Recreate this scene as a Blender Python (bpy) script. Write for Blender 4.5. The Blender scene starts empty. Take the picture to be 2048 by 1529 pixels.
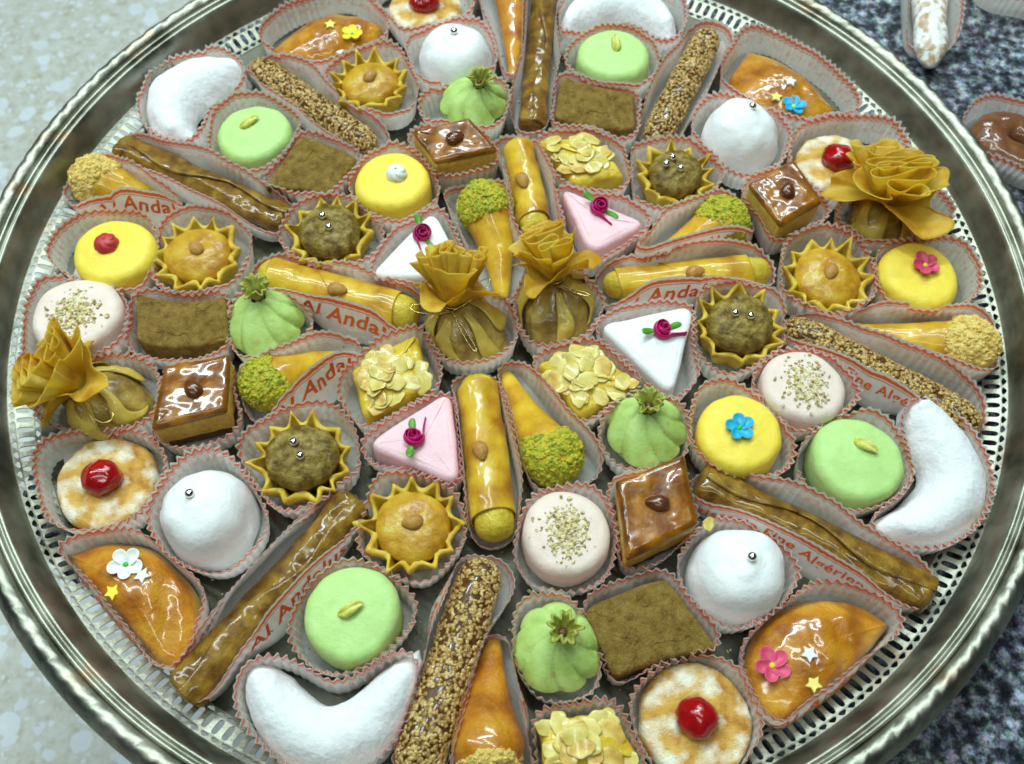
import bpy, bmesh, math, random
import numpy as np
from mathutils import Vector, Matrix

# ------------------------------------------------------------------ camera, world, lamps, exposure
S = 0.01                                    # everything below is written in centimetres
sc = bpy.context.scene
COL = sc.collection
RIM_Z = 2.4
CAMC = np.array([0.0, -27.8444, 41.3991 + RIM_Z])
PITCH, YAW, ROLL, FPX = 1.08149, 0.00720, 0.02021, 2000.0
_cp, _sp = math.cos(PITCH), math.sin(PITCH)
FWD = np.array([math.sin(YAW)*_cp, math.cos(YAW)*_cp, -_sp])
_r = np.cross(FWD, [0, 0, 1]); _r /= np.linalg.norm(_r); _u = np.cross(_r, FWD)
RGT = math.cos(ROLL)*_r + math.sin(ROLL)*_u
UPV = -math.sin(ROLL)*_r + math.cos(ROLL)*_u
cam = bpy.data.cameras.new('camera'); co = bpy.data.objects.new('camera', cam); COL.objects.link(co)
mw = Matrix.Identity(4)
for i in range(3):
    mw[i][0] = RGT[i]; mw[i][1] = UPV[i]; mw[i][2] = -FWD[i]; mw[i][3] = CAMC[i]*S
co.matrix_world = mw
cam.lens = FPX/2048*36; cam.sensor_width = 36; cam.clip_start = 0.01; cam.clip_end = 20
cam.dof.use_dof = True; cam.dof.focus_distance = 0.455; cam.dof.aperture_fstop = 13
sc.camera = co

w = bpy.data.worlds.new('World'); sc.world = w; w.use_nodes = True
bg = w.node_tree.nodes['Background']; bg.inputs[0].default_value = (0.60, 0.86, 0.92, 1); bg.inputs[1].default_value = 0.045

def lamp(name, loc, aim, sx, sy, power, col):
    l = bpy.data.lights.new(name, 'AREA'); l.shape = 'RECTANGLE'; l.size = sx*S; l.size_y = sy*S
    l.energy = power; l.color = col
    o = bpy.data.objects.new(name, l); COL.objects.link(o)
    o.location = [c*S for c in loc]
    d = Vector(aim) - Vector(loc)
    o.rotation_euler = d.to_track_quat('-Z', 'Y').to_euler()
    return o
lamp('ceiling_tube_lamp', (-25, 78, 150), (0, 0, 0), 120, 7, 17, (0.80, 0.97, 1.0))
lamp('ceiling_tube_lamp', (35, 150, 150), (0, 0, 0), 120, 9, 14, (0.80, 0.97, 1.0))
lamp('ceiling_tube_lamp', (10, 12, 160), (0, 0, 0), 120, 8, 8, (0.86, 1.0, 0.96))
lamp('ceiling_tube_lamp', (-20, -70, 150), (0, 0, 0), 120, 8, 4, (0.90, 1.0, 0.94))
lamp('ceiling_tube_lamp', (-95, 30, 140), (0, 0, 0), 8, 120, 8, (0.80, 0.97, 1.0))

sc.view_settings.view_transform = 'Standard'; sc.view_settings.look = 'None'
sc.view_settings.exposure = 0.10; sc.view_settings.gamma = 1.0
sc.cycles.max_bounces = 6
sc.cycles.filter_width = 1.7

# ------------------------------------------------------------------ helpers
def at(px, py, z=0.0):
    d = (px-1024)/FPX*RGT + (764.5-py)/FPX*UPV + FWD
    t = (z-CAMC[2])/d[2]
    return (CAMC + d*t)[:2]

def hsh(i, j, k, s):
    n = (i*374761393 + j*668265263 + k*2147483647*7 + s*974711) & 0xffffffff
    n = ((n ^ (n >> 13)) * 1274126177) & 0xffffffff
    n = (n ^ (n >> 16)) & 0xffff
    return n/65535.0
def vn(P, sc_=1.0, seed=0):
    P = np.asarray(P, float)*sc_ + 100.0
    I = np.floor(P).astype(np.int64); f = P-I; f = f*f*(3-2*f)
    r = 0
    for a in (0, 1):
        for b in (0, 1):
            for c in (0, 1):
                wt = (f[:, 0] if a else 1-f[:, 0])*(f[:, 1] if b else 1-f[:, 1])*(f[:, 2] if c else 1-f[:, 2])
                r = r + wt*hsh(I[:, 0]+a, I[:, 1]+b, I[:, 2]+c, seed)
    return r*2-1
def vn1(x, sc_, seed):
    x = np.asarray(x, float); return vn(np.stack([x, x*0, x*0], -1), sc_, seed)

def normals(V, F):
    n = np.zeros_like(V)
    for f in F:
        if len(f) == 0: continue
        a, b, c = V[f[:, 0]], V[f[:, 1]], V[f[:, 2]]
        d = V[f[:, 3]] if f.shape[1] == 4 else c
        m = np.cross(c-a, d-b) if f.shape[1] == 4 else np.cross(b-a, c-a)
        for k in range(f.shape[1]): np.add.at(n, f[:, k], m)
    l = np.linalg.norm(n, axis=1); l[l == 0] = 1
    return n/l[:, None]
def rough(V, F, amp, scl, seed=0, oct_=1):
    n = normals(V, F); d = vn(V, scl, seed)
    if oct_ > 1: d = d + 0.5*vn(V, scl*2.1, seed+5)
    if oct_ > 2: d = d + 0.3*vn(V, scl*4.3, seed+9)
    return V + n*(d*amp)[:, None]

def gridq(nu, nv, closed=True, base=0):
    """rows nv (rings), columns nu; vertex index = row*nu + col"""
    cu = nu if closed else nu-1
    i, j = np.meshgrid(np.arange(cu), np.arange(nv-1)); i = i.ravel(); j = j.ravel(); k = (i+1) % nu
    return np.stack([j*nu+i, j*nu+k, (j+1)*nu+k, (j+1)*nu+i], -1)+base

def mk(name, V, F, mat, parent=None, smooth=True, uv=None, mods=()):
    me = bpy.data.meshes.new(name)
    faces = []
    for f in F: faces += f.tolist()
    me.from_pydata((np.asarray(V)*S).tolist(), [], faces)
    if smooth: me.polygons.foreach_set('use_smooth', [True]*len(me.polygons))
    if uv is not None:
        l = me.uv_layers.new(name='UVMap')
        vi = np.zeros(len(me.loops), np.int32); me.loops.foreach_get('vertex_index', vi)
        l.data.foreach_set('uv', np.asarray(uv)[vi].ravel().astype(np.float32))
    me.materials.append(mat)
    o = bpy.data.objects.new(name, me); COL.objects.link(o)
    if parent is not None: o.parent = parent
    for m in mods:
        if m[0] == 'solid':
            s = o.modifiers.new('solid', 'SOLIDIFY'); s.thickness = m[1]*S; s.offset = 0
        elif m[0] == 'sub':
            s = o.modifiers.new('sub', 'SUBSURF'); s.levels = s.render_levels = m[1]
    return o

def thing(name, xy, label, cat, group=None, rot=0.0, z=0.0):
    o = bpy.data.objects.new(name, None); COL.objects.link(o); o.empty_display_size = 0.01
    o.location = (xy[0]*S, xy[1]*S, z*S); o.rotation_euler = (0, 0, rot)
    o['label'] = label; o['category'] = cat
    if group: o['group'] = group
    return o
def inst(o, parent, loc, rot=(0, 0, 0), scale=1.0):
    c = o.copy(); COL.objects.link(c); c.parent = parent
    c.location = [q*S for q in loc]; c.rotation_euler = rot
    c.scale = (scale,)*3 if np.isscalar(scale) else scale
    return c
def put(o, loc, rot=(0, 0, 0), scale=1.0):
    o.location = [q*S for q in loc]; o.rotation_euler = rot
    o.scale = (scale,)*3 if np.isscalar(scale) else scale
    return o

def rpoly(C, rad, n=96):
    """closed polygon with rounded corners, resampled evenly, counter-clockwise"""
    C = np.asarray(C, float)
    a = 0.5*np.sum(C[:, 0]*np.roll(C[:, 1], -1)-np.roll(C[:, 0], -1)*C[:, 1])
    if a < 0: C = C[::-1]
    pts = []
    m = len(C)
    rads = rad if hasattr(rad, '__len__') else [rad]*m
    if a < 0 and hasattr(rad, '__len__'): rads = list(rads)[::-1]
    for i in range(m):
        p, q, s = C[i-1], C[i], C[(i+1) % m]
        la, lb = np.linalg.norm(p-q), np.linalg.norm(s-q)
        t = min(rads[i], la*.48, lb*.48)
        A = q+(p-q)/la*t; B = q+(s-q)/lb*t
        for k in np.linspace(0, 1, 9): pts.append((1-k)**2*A+2*k*(1-k)*q+k*k*B)
    return resample(np.array(pts), n)
def resample(P, n):
    Q = np.vstack([P, P[:1]]); d = np.r_[0, np.cumsum(np.linalg.norm(np.diff(Q, axis=0), axis=1))]
    t = np.linspace(0, d[-1], n, endpoint=False)
    return np.stack([np.interp(t, d, Q[:, 0]), np.interp(t, d, Q[:, 1])], -1)
def circ(r, n=96, wob=0, seed=0):
    a = np.linspace(0, 2*np.pi, n, endpoint=False)
    rr = r*(1+wob*np.sin(2*a+seed)+wob*.6*np.sin(3*a+seed*2.3))
    return np.stack([rr*np.cos(a), rr*np.sin(a)], -1)
def pnorm(P):
    t = np.roll(P, -1, 0)-np.roll(P, 1, 0); t /= np.linalg.norm(t, axis=1)[:, None]+1e-9
    return np.stack([t[:, 1], -t[:, 0]], -1)
def centroid(C):
    C = np.asarray(C, float); x, y = C[:, 0], C[:, 1]; x2, y2 = np.roll(x, -1), np.roll(y, -1)
    k = x*y2-x2*y; a = k.sum()/2
    return np.array([((x+x2)*k).sum(), ((y+y2)*k).sum()])/(6*a)

def slab(P, prof, topfn=None, rings=14, bottom=True):
    """P closed outline; prof [(inset, z)...] from the bottom up; then the top is filled in rings"""
    n = len(P); N = pnorm(P); R = []
    for ins, z in prof:
        Q = P-N*ins; R.append(np.c_[Q, np.full(n, z)])
    last = R[-1]; c = last[:, :2].mean(0); zt = prof[-1][1]
    for k in range(1, rings):
        s = 1-k/rings
        D = last[:, :2]-c; rl = np.linalg.norm(D, axis=1)[:, None]+1e-9; kk = min(1.0, s*1.15)
        Q = c+D/rl*(rl*kk+np.minimum(rl, rl.min()*1.05)*(1-kk))*s
        z = np.full(n, zt)
        if topfn is not None: z = zt+np.zeros(n)+topfn(Q, 1-s)
        R.append(np.c_[Q, z])
    V = np.vstack(R); m = len(R)
    Fq = gridq(n, m)
    z = zt+(float(np.ravel(topfn(c[None], 1.0))[0]) if topfn is not None else 0)
    V = np.vstack([V, [c[0], c[1], z]])
    i = np.arange(n); b = (m-1)*n
    T = np.stack([b+i, b+(i+1) % n, np.full(n, m*n)], -1)
    if bottom:
        V = np.vstack([V, [c[0], c[1], prof[0][1]]])
        T = np.vstack([T, np.stack([(i+1) % n, i, np.full(n, m*n+1)], -1)])
    return V, [Fq, T]
def rnd(r, h, k=5, z0=0.0, under=0.0):
    """rounded side profile"""
    out = [(under, z0)]
    if under: out.append((0.0, z0+under))
    for a in np.linspace(0, math.pi/2, k+1):
        out.append((r*(1-math.cos(a)), h-r+r*math.sin(a)))
    return out

def tube(path, rad, n=24, sq=1.0, shape=None):
    path = np.asarray(path, float); m = len(path); rad = np.broadcast_to(np.asarray(rad, float), (m,))
    T = np.gradient(path, axis=0); T /= np.linalg.norm(T, axis=1)[:, None]+1e-9
    up = np.array([0, 0, 1.0])
    if abs(T[0] @ up) > .9: up = np.array([1.0, 0, 0])
    X = np.cross(up, T[0]); X /= np.linalg.norm(X)
    V = []
    a = np.linspace(0, 2*np.pi, n, endpoint=False)
    for i in range(m):
        X = X-T[i]*(X @ T[i]); X /= np.linalg.norm(X)+1e-9
        Y = np.cross(T[i], X)
        rr = rad[i]*(shape(a, i/(m-1)) if shape else 1.0)
        V.append(path[i]+(rr*np.cos(a))[:, None]*X+(rr*sq*np.sin(a))[:, None]*Y)
    V = np.vstack(V); F = gridq(n, m)
    V = np.vstack([V, path[0], path[-1]])
    i = np.arange(n)
    t1 = np.stack([(i+1) % n, i, np.full(n, m*n)], -1); b = (m-1)*n
    t2 = np.stack([b+i, b+(i+1) % n, np.full(n, m*n+1)], -1)
    return V, [F, np.vstack([t1, t2])]
def capsule(L, rfun, n=30, m=60, p=7, sq=1.0, bend=0.0, z=None, shape=None, p2=None):
    u = (1-np.cos(np.linspace(0, np.pi, m)))/2
    u = u*.96+np.linspace(0, 1, m)*.04
    e = 2*u-1
    cap = np.where(e < 0, np.clip(1-np.abs(e)**p, 0, 1), np.clip(1-np.abs(e)**(p2 or p), 0, 1))**.5
    r = np.array([rfun(q) for q in u])*np.maximum(cap, .03)
    x = (u-.5)*L; y = bend*(1-(2*u-1)**2)
    zz = np.array([rfun(q) for q in u])*sq+.12 if z is None else np.full(m, z)
    return tube(np.stack([x, y, zz], -1), r, n, sq, shape)

_t = (1+5**.5)/2
ICO_V = np.array([(-1, _t, 0), (1, _t, 0), (-1, -_t, 0), (1, -_t, 0), (0, -1, _t), (0, 1, _t), (0, -1, -_t), (0, 1, -_t), (_t, 0, -1), (_t, 0, 1), (-_t, 0, -1), (-_t, 0, 1)])/math.sqrt(1+_t*_t)
ICO_F = np.array([(0, 11, 5), (0, 5, 1), (0, 1, 7), (0, 7, 10), (0, 10, 11), (1, 5, 9), (5, 11, 4), (11, 10, 2), (10, 7, 6), (7, 1, 8), (3, 9, 4), (3, 4, 2), (3, 2, 6), (3, 6, 8), (3, 8, 9), (4, 9, 5), (2, 4, 11), (6, 2, 10), (8, 6, 7), (9, 8, 1)])
def scatter(P, N, size, rng, stretch=(1, 1, 1), jit=.3):
    """little icosahedra laid on points P with normals N"""
    k = len(P); size = np.broadcast_to(size, (k,))
    N = N/(np.linalg.norm(N, axis=1)[:, None]+1e-9)
    r = rng.normal(size=(k, 3)); X = np.cross(N, r); X /= np.linalg.norm(X, axis=1)[:, None]+1e-9; Y = np.cross(N, X)
    st = np.array(stretch)[None]*(1+jit*rng.uniform(-1, 1, (k, 3)))
    L = ICO_V[None]*st[:, None]*size[:, None, None]*(1+.25*jit*rng.uniform(-1, 1, (k, 12, 1)))
    V = P[:, None]+L[..., 0:1]*X[:, None]+L[..., 1:2]*Y[:, None]+L[..., 2:3]*N[:, None]
    F = ICO_F[None]+(np.arange(k)*12)[:, None, None]
    return V.reshape(-1, 3), [F.reshape(-1, 3)]
def surf_samples(V, F, k, rng, keep=None):
    n = normals(V, F); T = []
    for f in F:
        T.append(f[:, :3])
        if f.shape[1] == 4: T.append(f[:, [0, 2, 3]])
    T = np.vstack(T); a, b, c = V[T[:, 0]], V[T[:, 1]], V[T[:, 2]]
    ar = np.linalg.norm(np.cross(b-a, c-a), axis=1)
    if keep is not None: ar = ar*keep((a+b+c)/3)
    i = rng.choice(len(T), k, p=ar/ar.sum()); u = rng.random((k, 2)); s = np.sqrt(u[:, 0])
    w0, w1, w2 = 1-s, s*(1-u[:, 1]), s*u[:, 1]
    P = a[i]*w0[:, None]+b[i]*w1[:, None]+c[i]*w2[:, None]
    N = n[T[i, 0]]*w0[:, None]+n[T[i, 1]]*w1[:, None]+n[T[i, 2]]*w2[:, None]
    return P, N
def ell(rx, ry, rz, nu=20, nv=12, taper=0.0, z=0.0):
    a = np.linspace(0, 2*np.pi, nu, endpoint=False); b = np.linspace(.02, np.pi-.02, nv)
    A, B = np.meshgrid(a, b)
    x = -np.cos(B)*rx; k = 1-taper*x/rx
    V = np.stack([x, np.sin(B)*np.cos(A)*ry*k, np.sin(B)*np.sin(A)*rz*k+z], -1).reshape(-1, 3)
    V = np.vstack([V, [-rx, 0, z], [rx, 0, z]]); i = np.arange(nu); m = (nv-1)*nu
    return V, [gridq(nu, nv), np.vstack([np.stack([(i+1) % nu, i, np.full(nu, nv*nu)], -1), np.stack([m+i, m+(i+1) % nu, np.full(nu, nv*nu+1)], -1)])]
def tf(V, M): return V @ np.array(M)[:3, :3].T
def rotz(V, a):
    c, s = math.cos(a), math.sin(a); V = np.array(V, float); x, y = V[:, 0].copy(), V[:, 1].copy()
    V[:, 0] = c*x-s*y; V[:, 1] = s*x+c*y; return V
def axis_to(d):
    d = np.array(d, float); d /= np.linalg.norm(d)
    return np.array(Vector((0, 0, 1)).rotation_difference(Vector(d)).to_matrix())
def join(parts):
    V = []; Q = []; T = []; b = 0
    for v, F in parts:
        V.append(v)
        for f in F: (Q if f.shape[1] == 4 else T).append(f+b)
        b += len(v)
    out = []
    if Q: out.append(np.vstack(Q))
    if T: out.append(np.vstack(T))
    return np.vstack(V), out

# ------------------------------------------------------------------ materials
def M(name, cols, scale=3.0, rgh=.5, bump=None, sss=0, coat=0, metal=0, detail=4, spread=(.3, .7), trans=0, transl=0, sheen=0, spec=.5, rvar=0, dust=None, anis=False, warp=0, speck=None, coatr=.08):
    m = bpy.data.materials.new(name); m.use_nodes = True; nt = m.node_tree; N = nt.nodes; L = nt.links
    b = N['Principled BSDF']
    tc = N.new('ShaderNodeTexCoord'); vec = tc.outputs['Object']
    if warp:
        wn = N.new('ShaderNodeTexNoise'); wn.inputs['Scale'].default_value = scale*60; L.new(vec, wn.inputs['Vector'])
        mx = N.new('ShaderNodeMix'); mx.data_type = 'VECTOR'; mx.inputs[0].default_value = warp
        L.new(vec, mx.inputs[4]); L.new(wn.outputs['Color'], mx.inputs[5]); vec = mx.outputs[1]
    no = N.new('ShaderNodeTexNoise'); no.inputs['Scale'].default_value = scale*100; no.inputs['Detail'].default_value = detail
    L.new(vec, no.inputs['Vector'])
    rp = N.new('ShaderNodeValToRGB'); e = rp.color_ramp.elements
    k = len(cols)
    for i, c in enumerate(cols):
        p = spread[0]+(spread[1]-spread[0])*i/max(1, k-1)
        if i < 2: e[i].position = p; el = e[i]
        else: el = e.new(p)
        el.color = (*c, 1)
    if k == 1: e[1].color = (*cols[0], 1)
    L.new(no.outputs['Fac'], rp.inputs[0]); col = rp.outputs[0]
    def over(col, cfg):
        c2, s2, lo, hi = cfg
        n2 = N.new('ShaderNodeTexNoise'); n2.inputs['Scale'].default_value = s2*100; n2.inputs['Detail'].default_value = 5
        L.new(tc.outputs['Object'], n2.inputs['Vector'])
        mr = N.new('ShaderNodeMapRange'); mr.inputs[1].default_value = lo; mr.inputs[2].default_value = hi; L.new(n2.outputs['Fac'], mr.inputs[0])
        mc = N.new('ShaderNodeMix'); mc.data_type = 'RGBA'; L.new(mr.outputs[0], mc.inputs[0]); L.new(col, mc.inputs[6]); mc.inputs[7].default_value = (*c2, 1)
        return mc.outputs[2]
    if dust: col = over(col, dust)
    if speck: col = over(col, speck)
    L.new(col, b.inputs['Base Color'])
    b.inputs['Roughness'].default_value = rgh; b.inputs['Metallic'].default_value = metal
    b.inputs['Specular IOR Level'].default_value = spec*(.45 if coat else 1)
    if rvar:
        mr = N.new('ShaderNodeMapRange'); mr.inputs[3].default_value = max(0.02, rgh-rvar); mr.inputs[4].default_value = rgh+rvar; mr.inputs[1].default_value = .3; mr.inputs[2].default_value = .7
        L.new(no.outputs['Fac'], mr.inputs[0]); L.new(mr.outputs[0], b.inputs['Roughness'])
    if sss:
        b.inputs['Subsurface Weight'].default_value = sss; b.inputs['Subsurface Radius'].default_value = (1, .5, .3); b.inputs['Subsurface Scale'].default_value = .003
    if coat: b.inputs['Coat Weight'].default_value = coat; b.inputs['Coat Roughness'].default_value = coatr
    if sheen: b.inputs['Sheen Weight'].default_value = sheen
    if trans: b.inputs['Transmission Weight'].default_value = trans
    if bump:
        prev = None
        for (bs, bd) in (bump if isinstance(bump[0], tuple) else (bump,)):
            n3 = N.new('ShaderNodeTexNoise'); n3.inputs['Scale'].default_value = bs*100; n3.inputs['Detail'].default_value = 4
            L.new(tc.outputs['Object'], n3.inputs['Vector'])
            bp = N.new('ShaderNodeBump'); bp.inputs['Distance'].default_value = bd*S; bp.inputs['Strength'].default_value = 1.0
            L.new(n3.outputs['Fac'], bp.inputs['Height'])
            if prev: L.new(prev.outputs[0], bp.inputs['Normal'])
            prev = bp
        L.new(prev.outputs[0], b.inputs['Normal'])
    if transl:
        t = N.new('ShaderNodeBsdfTranslucent'); L.new(col, t.inputs[0]); ms = N.new('ShaderNodeMixShader'); ms.inputs[0].default_value = transl
        L.new(b.outputs[0], ms.inputs[1]); L.new(t.outputs[0], ms.inputs[2]); L.new(ms.outputs[0], N['Material Output'].inputs[0])
    return m

ICE = dict(rgh=.5, bump=((12, .015), (2.6, .045)), sss=.25, scale=2, spec=.35)
mt = {}
mt['green_icing'] = M('green_icing', [(.44, .68, .22), (.49, .72, .26)], **ICE)
mt['yellow_icing'] = M('yellow_icing', [(.84, .65, .06), (.89, .71, .09)], **ICE)
mt['pale_icing'] = M('pale_icing', [(.76, .62, .53), (.80, .67, .58)], **ICE)
mt['white_icing'] = M('white_icing', [(.78, .80, .79), (.84, .86, .85)], **ICE)
mt['pink_icing'] = M('pink_icing', [(.83, .54, .58), (.86, .58, .62)], **ICE)
mt['sugar'] = M('icing_sugar', [(.80, .82, .83), (.86, .88, .88)], scale=4, rgh=.95, bump=((30, .03), (5, .05)), spec=.05, dust=((.80, .77, .70), 2.2, .62, .85))
mt['sponge'] = M('almond_sponge', [(.42, .26, .05), (.62, .45, .10)], scale=8, rgh=.85, bump=(12, .06))
mt['green_sponge'] = M('pistachio_sponge', [(.22, .26, .03), (.38, .40, .06)], scale=8, rgh=.85, bump=(12, .06))
mt['dough'] = M('pale_golden_dough', [(.44, .26, .02), (.62, .43, .045), (.70, .54, .09)], scale=1.3, rgh=.5, bump=((14, .02), (2, .05)), sss=.15, coat=.12)
mt['mound'] = M('baked_almond_mound', [(.38, .15, .008), (.54, .31, .02), (.62, .44, .045)], scale=.9, rgh=.42, bump=((9, .035), (2.5, .06)), coat=.4, sss=.1, coatr=.2)
mt['brown_mound'] = M('brown_nut_mound', [(.10, .055, .007), (.23, .155, .025), (.38, .28, .07)], scale=2.2, rgh=.6, bump=((5, .12), (14, .05)), coat=.2, coatr=.22)
mt['sand'] = M('sandy_brown_biscuit', [(.14, .078, .012), (.215, .132, .024), (.285, .185, .042)], scale=2.4, rgh=.9, bump=((26, .06), (6, .05)), spec=.2, speck=((.44, .32, .12), 26, .56, .7))
mt['caramel'] = M('glossy_caramel_top', [(.07, .017, .001), (.22, .070, .003), (.42, .17, .010)], scale=.8, rgh=.3, bump=((1.2, .05), (.6, .10)), coat=.8, coatr=.10)
mt['butter_sponge'] = M('butter_yellow_sponge', [(.60, .36, .05), (.80, .58, .12)], scale=4, rgh=.7, bump=(9, .07), sss=.1)
mt['dark_base'] = M('dark_nut_base', [(.05, .02, .008), (.16, .07, .02)], scale=5, rgh=.6, bump=(8, .08), coat=.2)
mt['glaze'] = M('honey_glazed_dough', [(.30, .09, .004), (.50, .20, .009), (.62, .33, .025)], scale=.7, rgh=.3, bump=((4, .04), (12, .025), (1, .1)), coat=1, coatr=.13, sss=.1)
mt['roll'] = M('brown_glazed_pastry', [(.08, .032, .003), (.20, .10, .008), (.33, .20, .022)], scale=1.4, rgh=.45, bump=((2, .08), (8, .03)), coat=.7, coatr=.12, spec=.3, detail=6)
mt['cigar'] = M('golden_cigar_dough', [(.36, .14, .006), (.60, .36, .018), (.74, .54, .05)], scale=.6, rgh=.38, bump=((6, .02), (1.2, .06)), coat=.5, coatr=.12, sss=.15)
mt['marzipan'] = M('marzipan', [(.46, .34, .02), (.64, .50, .05)], scale=3, rgh=.55, bump=((8, .06),), coat=.2, sss=.1)
mt['sesame_core'] = M('sesame_caramel', [(.05, .018, .003), (.12, .045, .008)], scale=3, rgh=.3, coat=.6)
mt['seed'] = M('sesame_seed', [(.20, .10, .02), (.44, .28, .08), (.64, .48, .20)], scale=4.5, rgh=.35, coat=.5, spread=(.35, .65))
mt['pist_crumb'] = M('pistachio_crumb', [(.22, .24, .008), (.46, .46, .02), (.50, .30, .03)], scale=4, rgh=.7, spread=(.35, .7))
mt['coco_crumb'] = M('golden_crumb', [(.62, .40, .07), (.80, .62, .20)], scale=4, rgh=.75, sss=.1)
mt['nut_crumb'] = M('chopped_nut', [(.20, .10, .05), (.50, .42, .16), (.74, .66, .36)], scale=6, rgh=.7, spread=(.35, .6))
mt['flake'] = M('almond_flake', [(.52, .38, .06), (.68, .55, .15), (.76, .65, .24)], scale=1.2, rgh=.4, bump=(5, .02), coat=.3, sss=.15)
mt['flake_toast'] = M('toasted_almond_flake', [(.44, .24, .03), (.66, .46, .10), (.78, .64, .24)], scale=1.0, rgh=.4, bump=(5, .02), coat=.3, spread=(.35, .65))
mt['flake_base'] = M('almond_slice_dough', [(.50, .30, .015), (.64, .46, .03), (.70, .54, .06)], scale=1, rgh=.45, bump=((5, .05), (1.5, .06)), coat=.4, sss=.1)
mt['nut'] = M('roasted_nut', [(.36, .16, .03), (.52, .29, .07)], scale=2.5, rgh=.5, bump=((14, .02), (3, .04)), coat=.15)
mt['dark_nut'] = M('glazed_dark_nut', [(.07, .02, .006), (.17, .05, .012)], scale=2, rgh=.25, coat=1, bump=(4, .04))
mt['pistachio'] = M('pistachio_kernel', [(.50, .50, .05), (.70, .70, .20), (.30, .20, .06)], scale=2.5, rgh=.5, bump=(7, .03), spread=(.35, .75), coat=.2)
mt['silver'] = M('silver_sugar_ball', [(.86, .84, .80)], rgh=.12, metal=1)
mt['cherry'] = M('candied_cherry', [(.26, .001, .002), (.42, .006, .008)], scale=1.5, rgh=.18, bump=((4, .03),), coat=1, sss=.5, coatr=.12)
mt['biscuit'] = M('sugared_biscuit', [(.40, .17, .02), (.60, .34, .06), (.68, .46, .11)], scale=1.3, rgh=.8, bump=((12, .05), (3, .05)), dust=((.80, .78, .62), 1.0, .46, .66))
mt['fig'] = M('green_marzipan', [(.30, .42, .07), (.42, .60, .16), (.50, .70, .24)], scale=.9, rgh=.55, bump=((10, .02), (2, .04)), sss=.2, speck=((.42, .30, .08), 1.2, .62, .75))
mt['fig_frill'] = M('green_marzipan_frill', [(.28, .30, .04), (.40, .44, .08)], scale=2, rgh=.55, bump=(10, .02), sss=.1)
mt['dark_hole'] = M('nut_filling', [(.07, .02, .01), (.16, .06, .02)], scale=6, rgh=.5, bump=(8, .06), coat=.3)
mt['phyllo'] = M('crisp_phyllo', [(.80, .50, .04), (.93, .70, .09), (.95, .80, .20)], scale=.7, rgh=.5, bump=((14, .02), (4.5, .06)), transl=.62, spread=(.35, .65))
mt['phyllo_pale'] = M('pale_phyllo', [(.52, .37, .045), (.72, .56, .12)], scale=1.2, rgh=.35, bump=((10, .02), (2, .04)), coat=.35, transl=.15)
mt['sac'] = M('brown_pastry_sac', [(.16, .085, .014), (.36, .24, .045), (.52, .40, .09)], scale=.8, rgh=.4, bump=((5, .06),), coat=.6, coatr=.2)
mt['gold'] = M('gold_thread', [(.80, .62, .25)], rgh=.25, metal=1)
mt['powdered'] = M('powdered_finger', [(.38, .20, .07), (.62, .50, .36)], scale=2, rgh=.9, bump=((8, .08),), dust=((.84, .84, .80), 1.6, .40, .52))
mt['choco'] = M('brown_glazed_ring', [(.13, .045, .018), (.22, .09, .035)], scale=1.2, rgh=.3, bump=((3, .05),), coat=.7)
def flat(n, c, r=.45, **k): return M(n, [tuple(x*.92 for x in c), c], scale=5, rgh=r, bump=(12, .015), **k)
mt['f_blue'] = flat('blue_sugar', (.015, .42, .66)); mt['f_white'] = flat('white_sugar', (.82, .85, .80)); mt['f_pink'] = flat('pink_sugar', (.68, .07, .16))
mt['f_red'] = flat('red_sugar', (.52, .03, .04)); mt['f_yellow'] = flat('yellow_sugar', (.85, .72, .02)); mt['f_green'] = flat('green_sugar', (.04, .48, .04))
mt['f_lemon'] = flat('lemon_sugar', (.84, .74, .18)); mt['satin'] = flat('magenta_satin', (.50, .002, .13), .35); mt['leaf'] = flat('green_satin', (.08, .30, .015), .35)
mt['metal_dark'] = M('shade_darkened_silver', [(.03, .03, .022), (.065, .065, .05), (.11, .105, .08)], scale=.6, rgh=.45, metal=1, bump=((1.2, .04), (6, .012)), rvar=.08, detail=6)  # tray silver, with the shade between the cases put into a darker colour
mt['metal'] = M('worn_silver', [(.16, .162, .125), (.31, .315, .25), (.44, .44, .36)], scale=.6, rgh=.45, metal=1, bump=((1.2, .04), (6, .012)), rvar=.08, detail=6, dust=((.42, .28, .18), .5, .60, .80))

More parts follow.
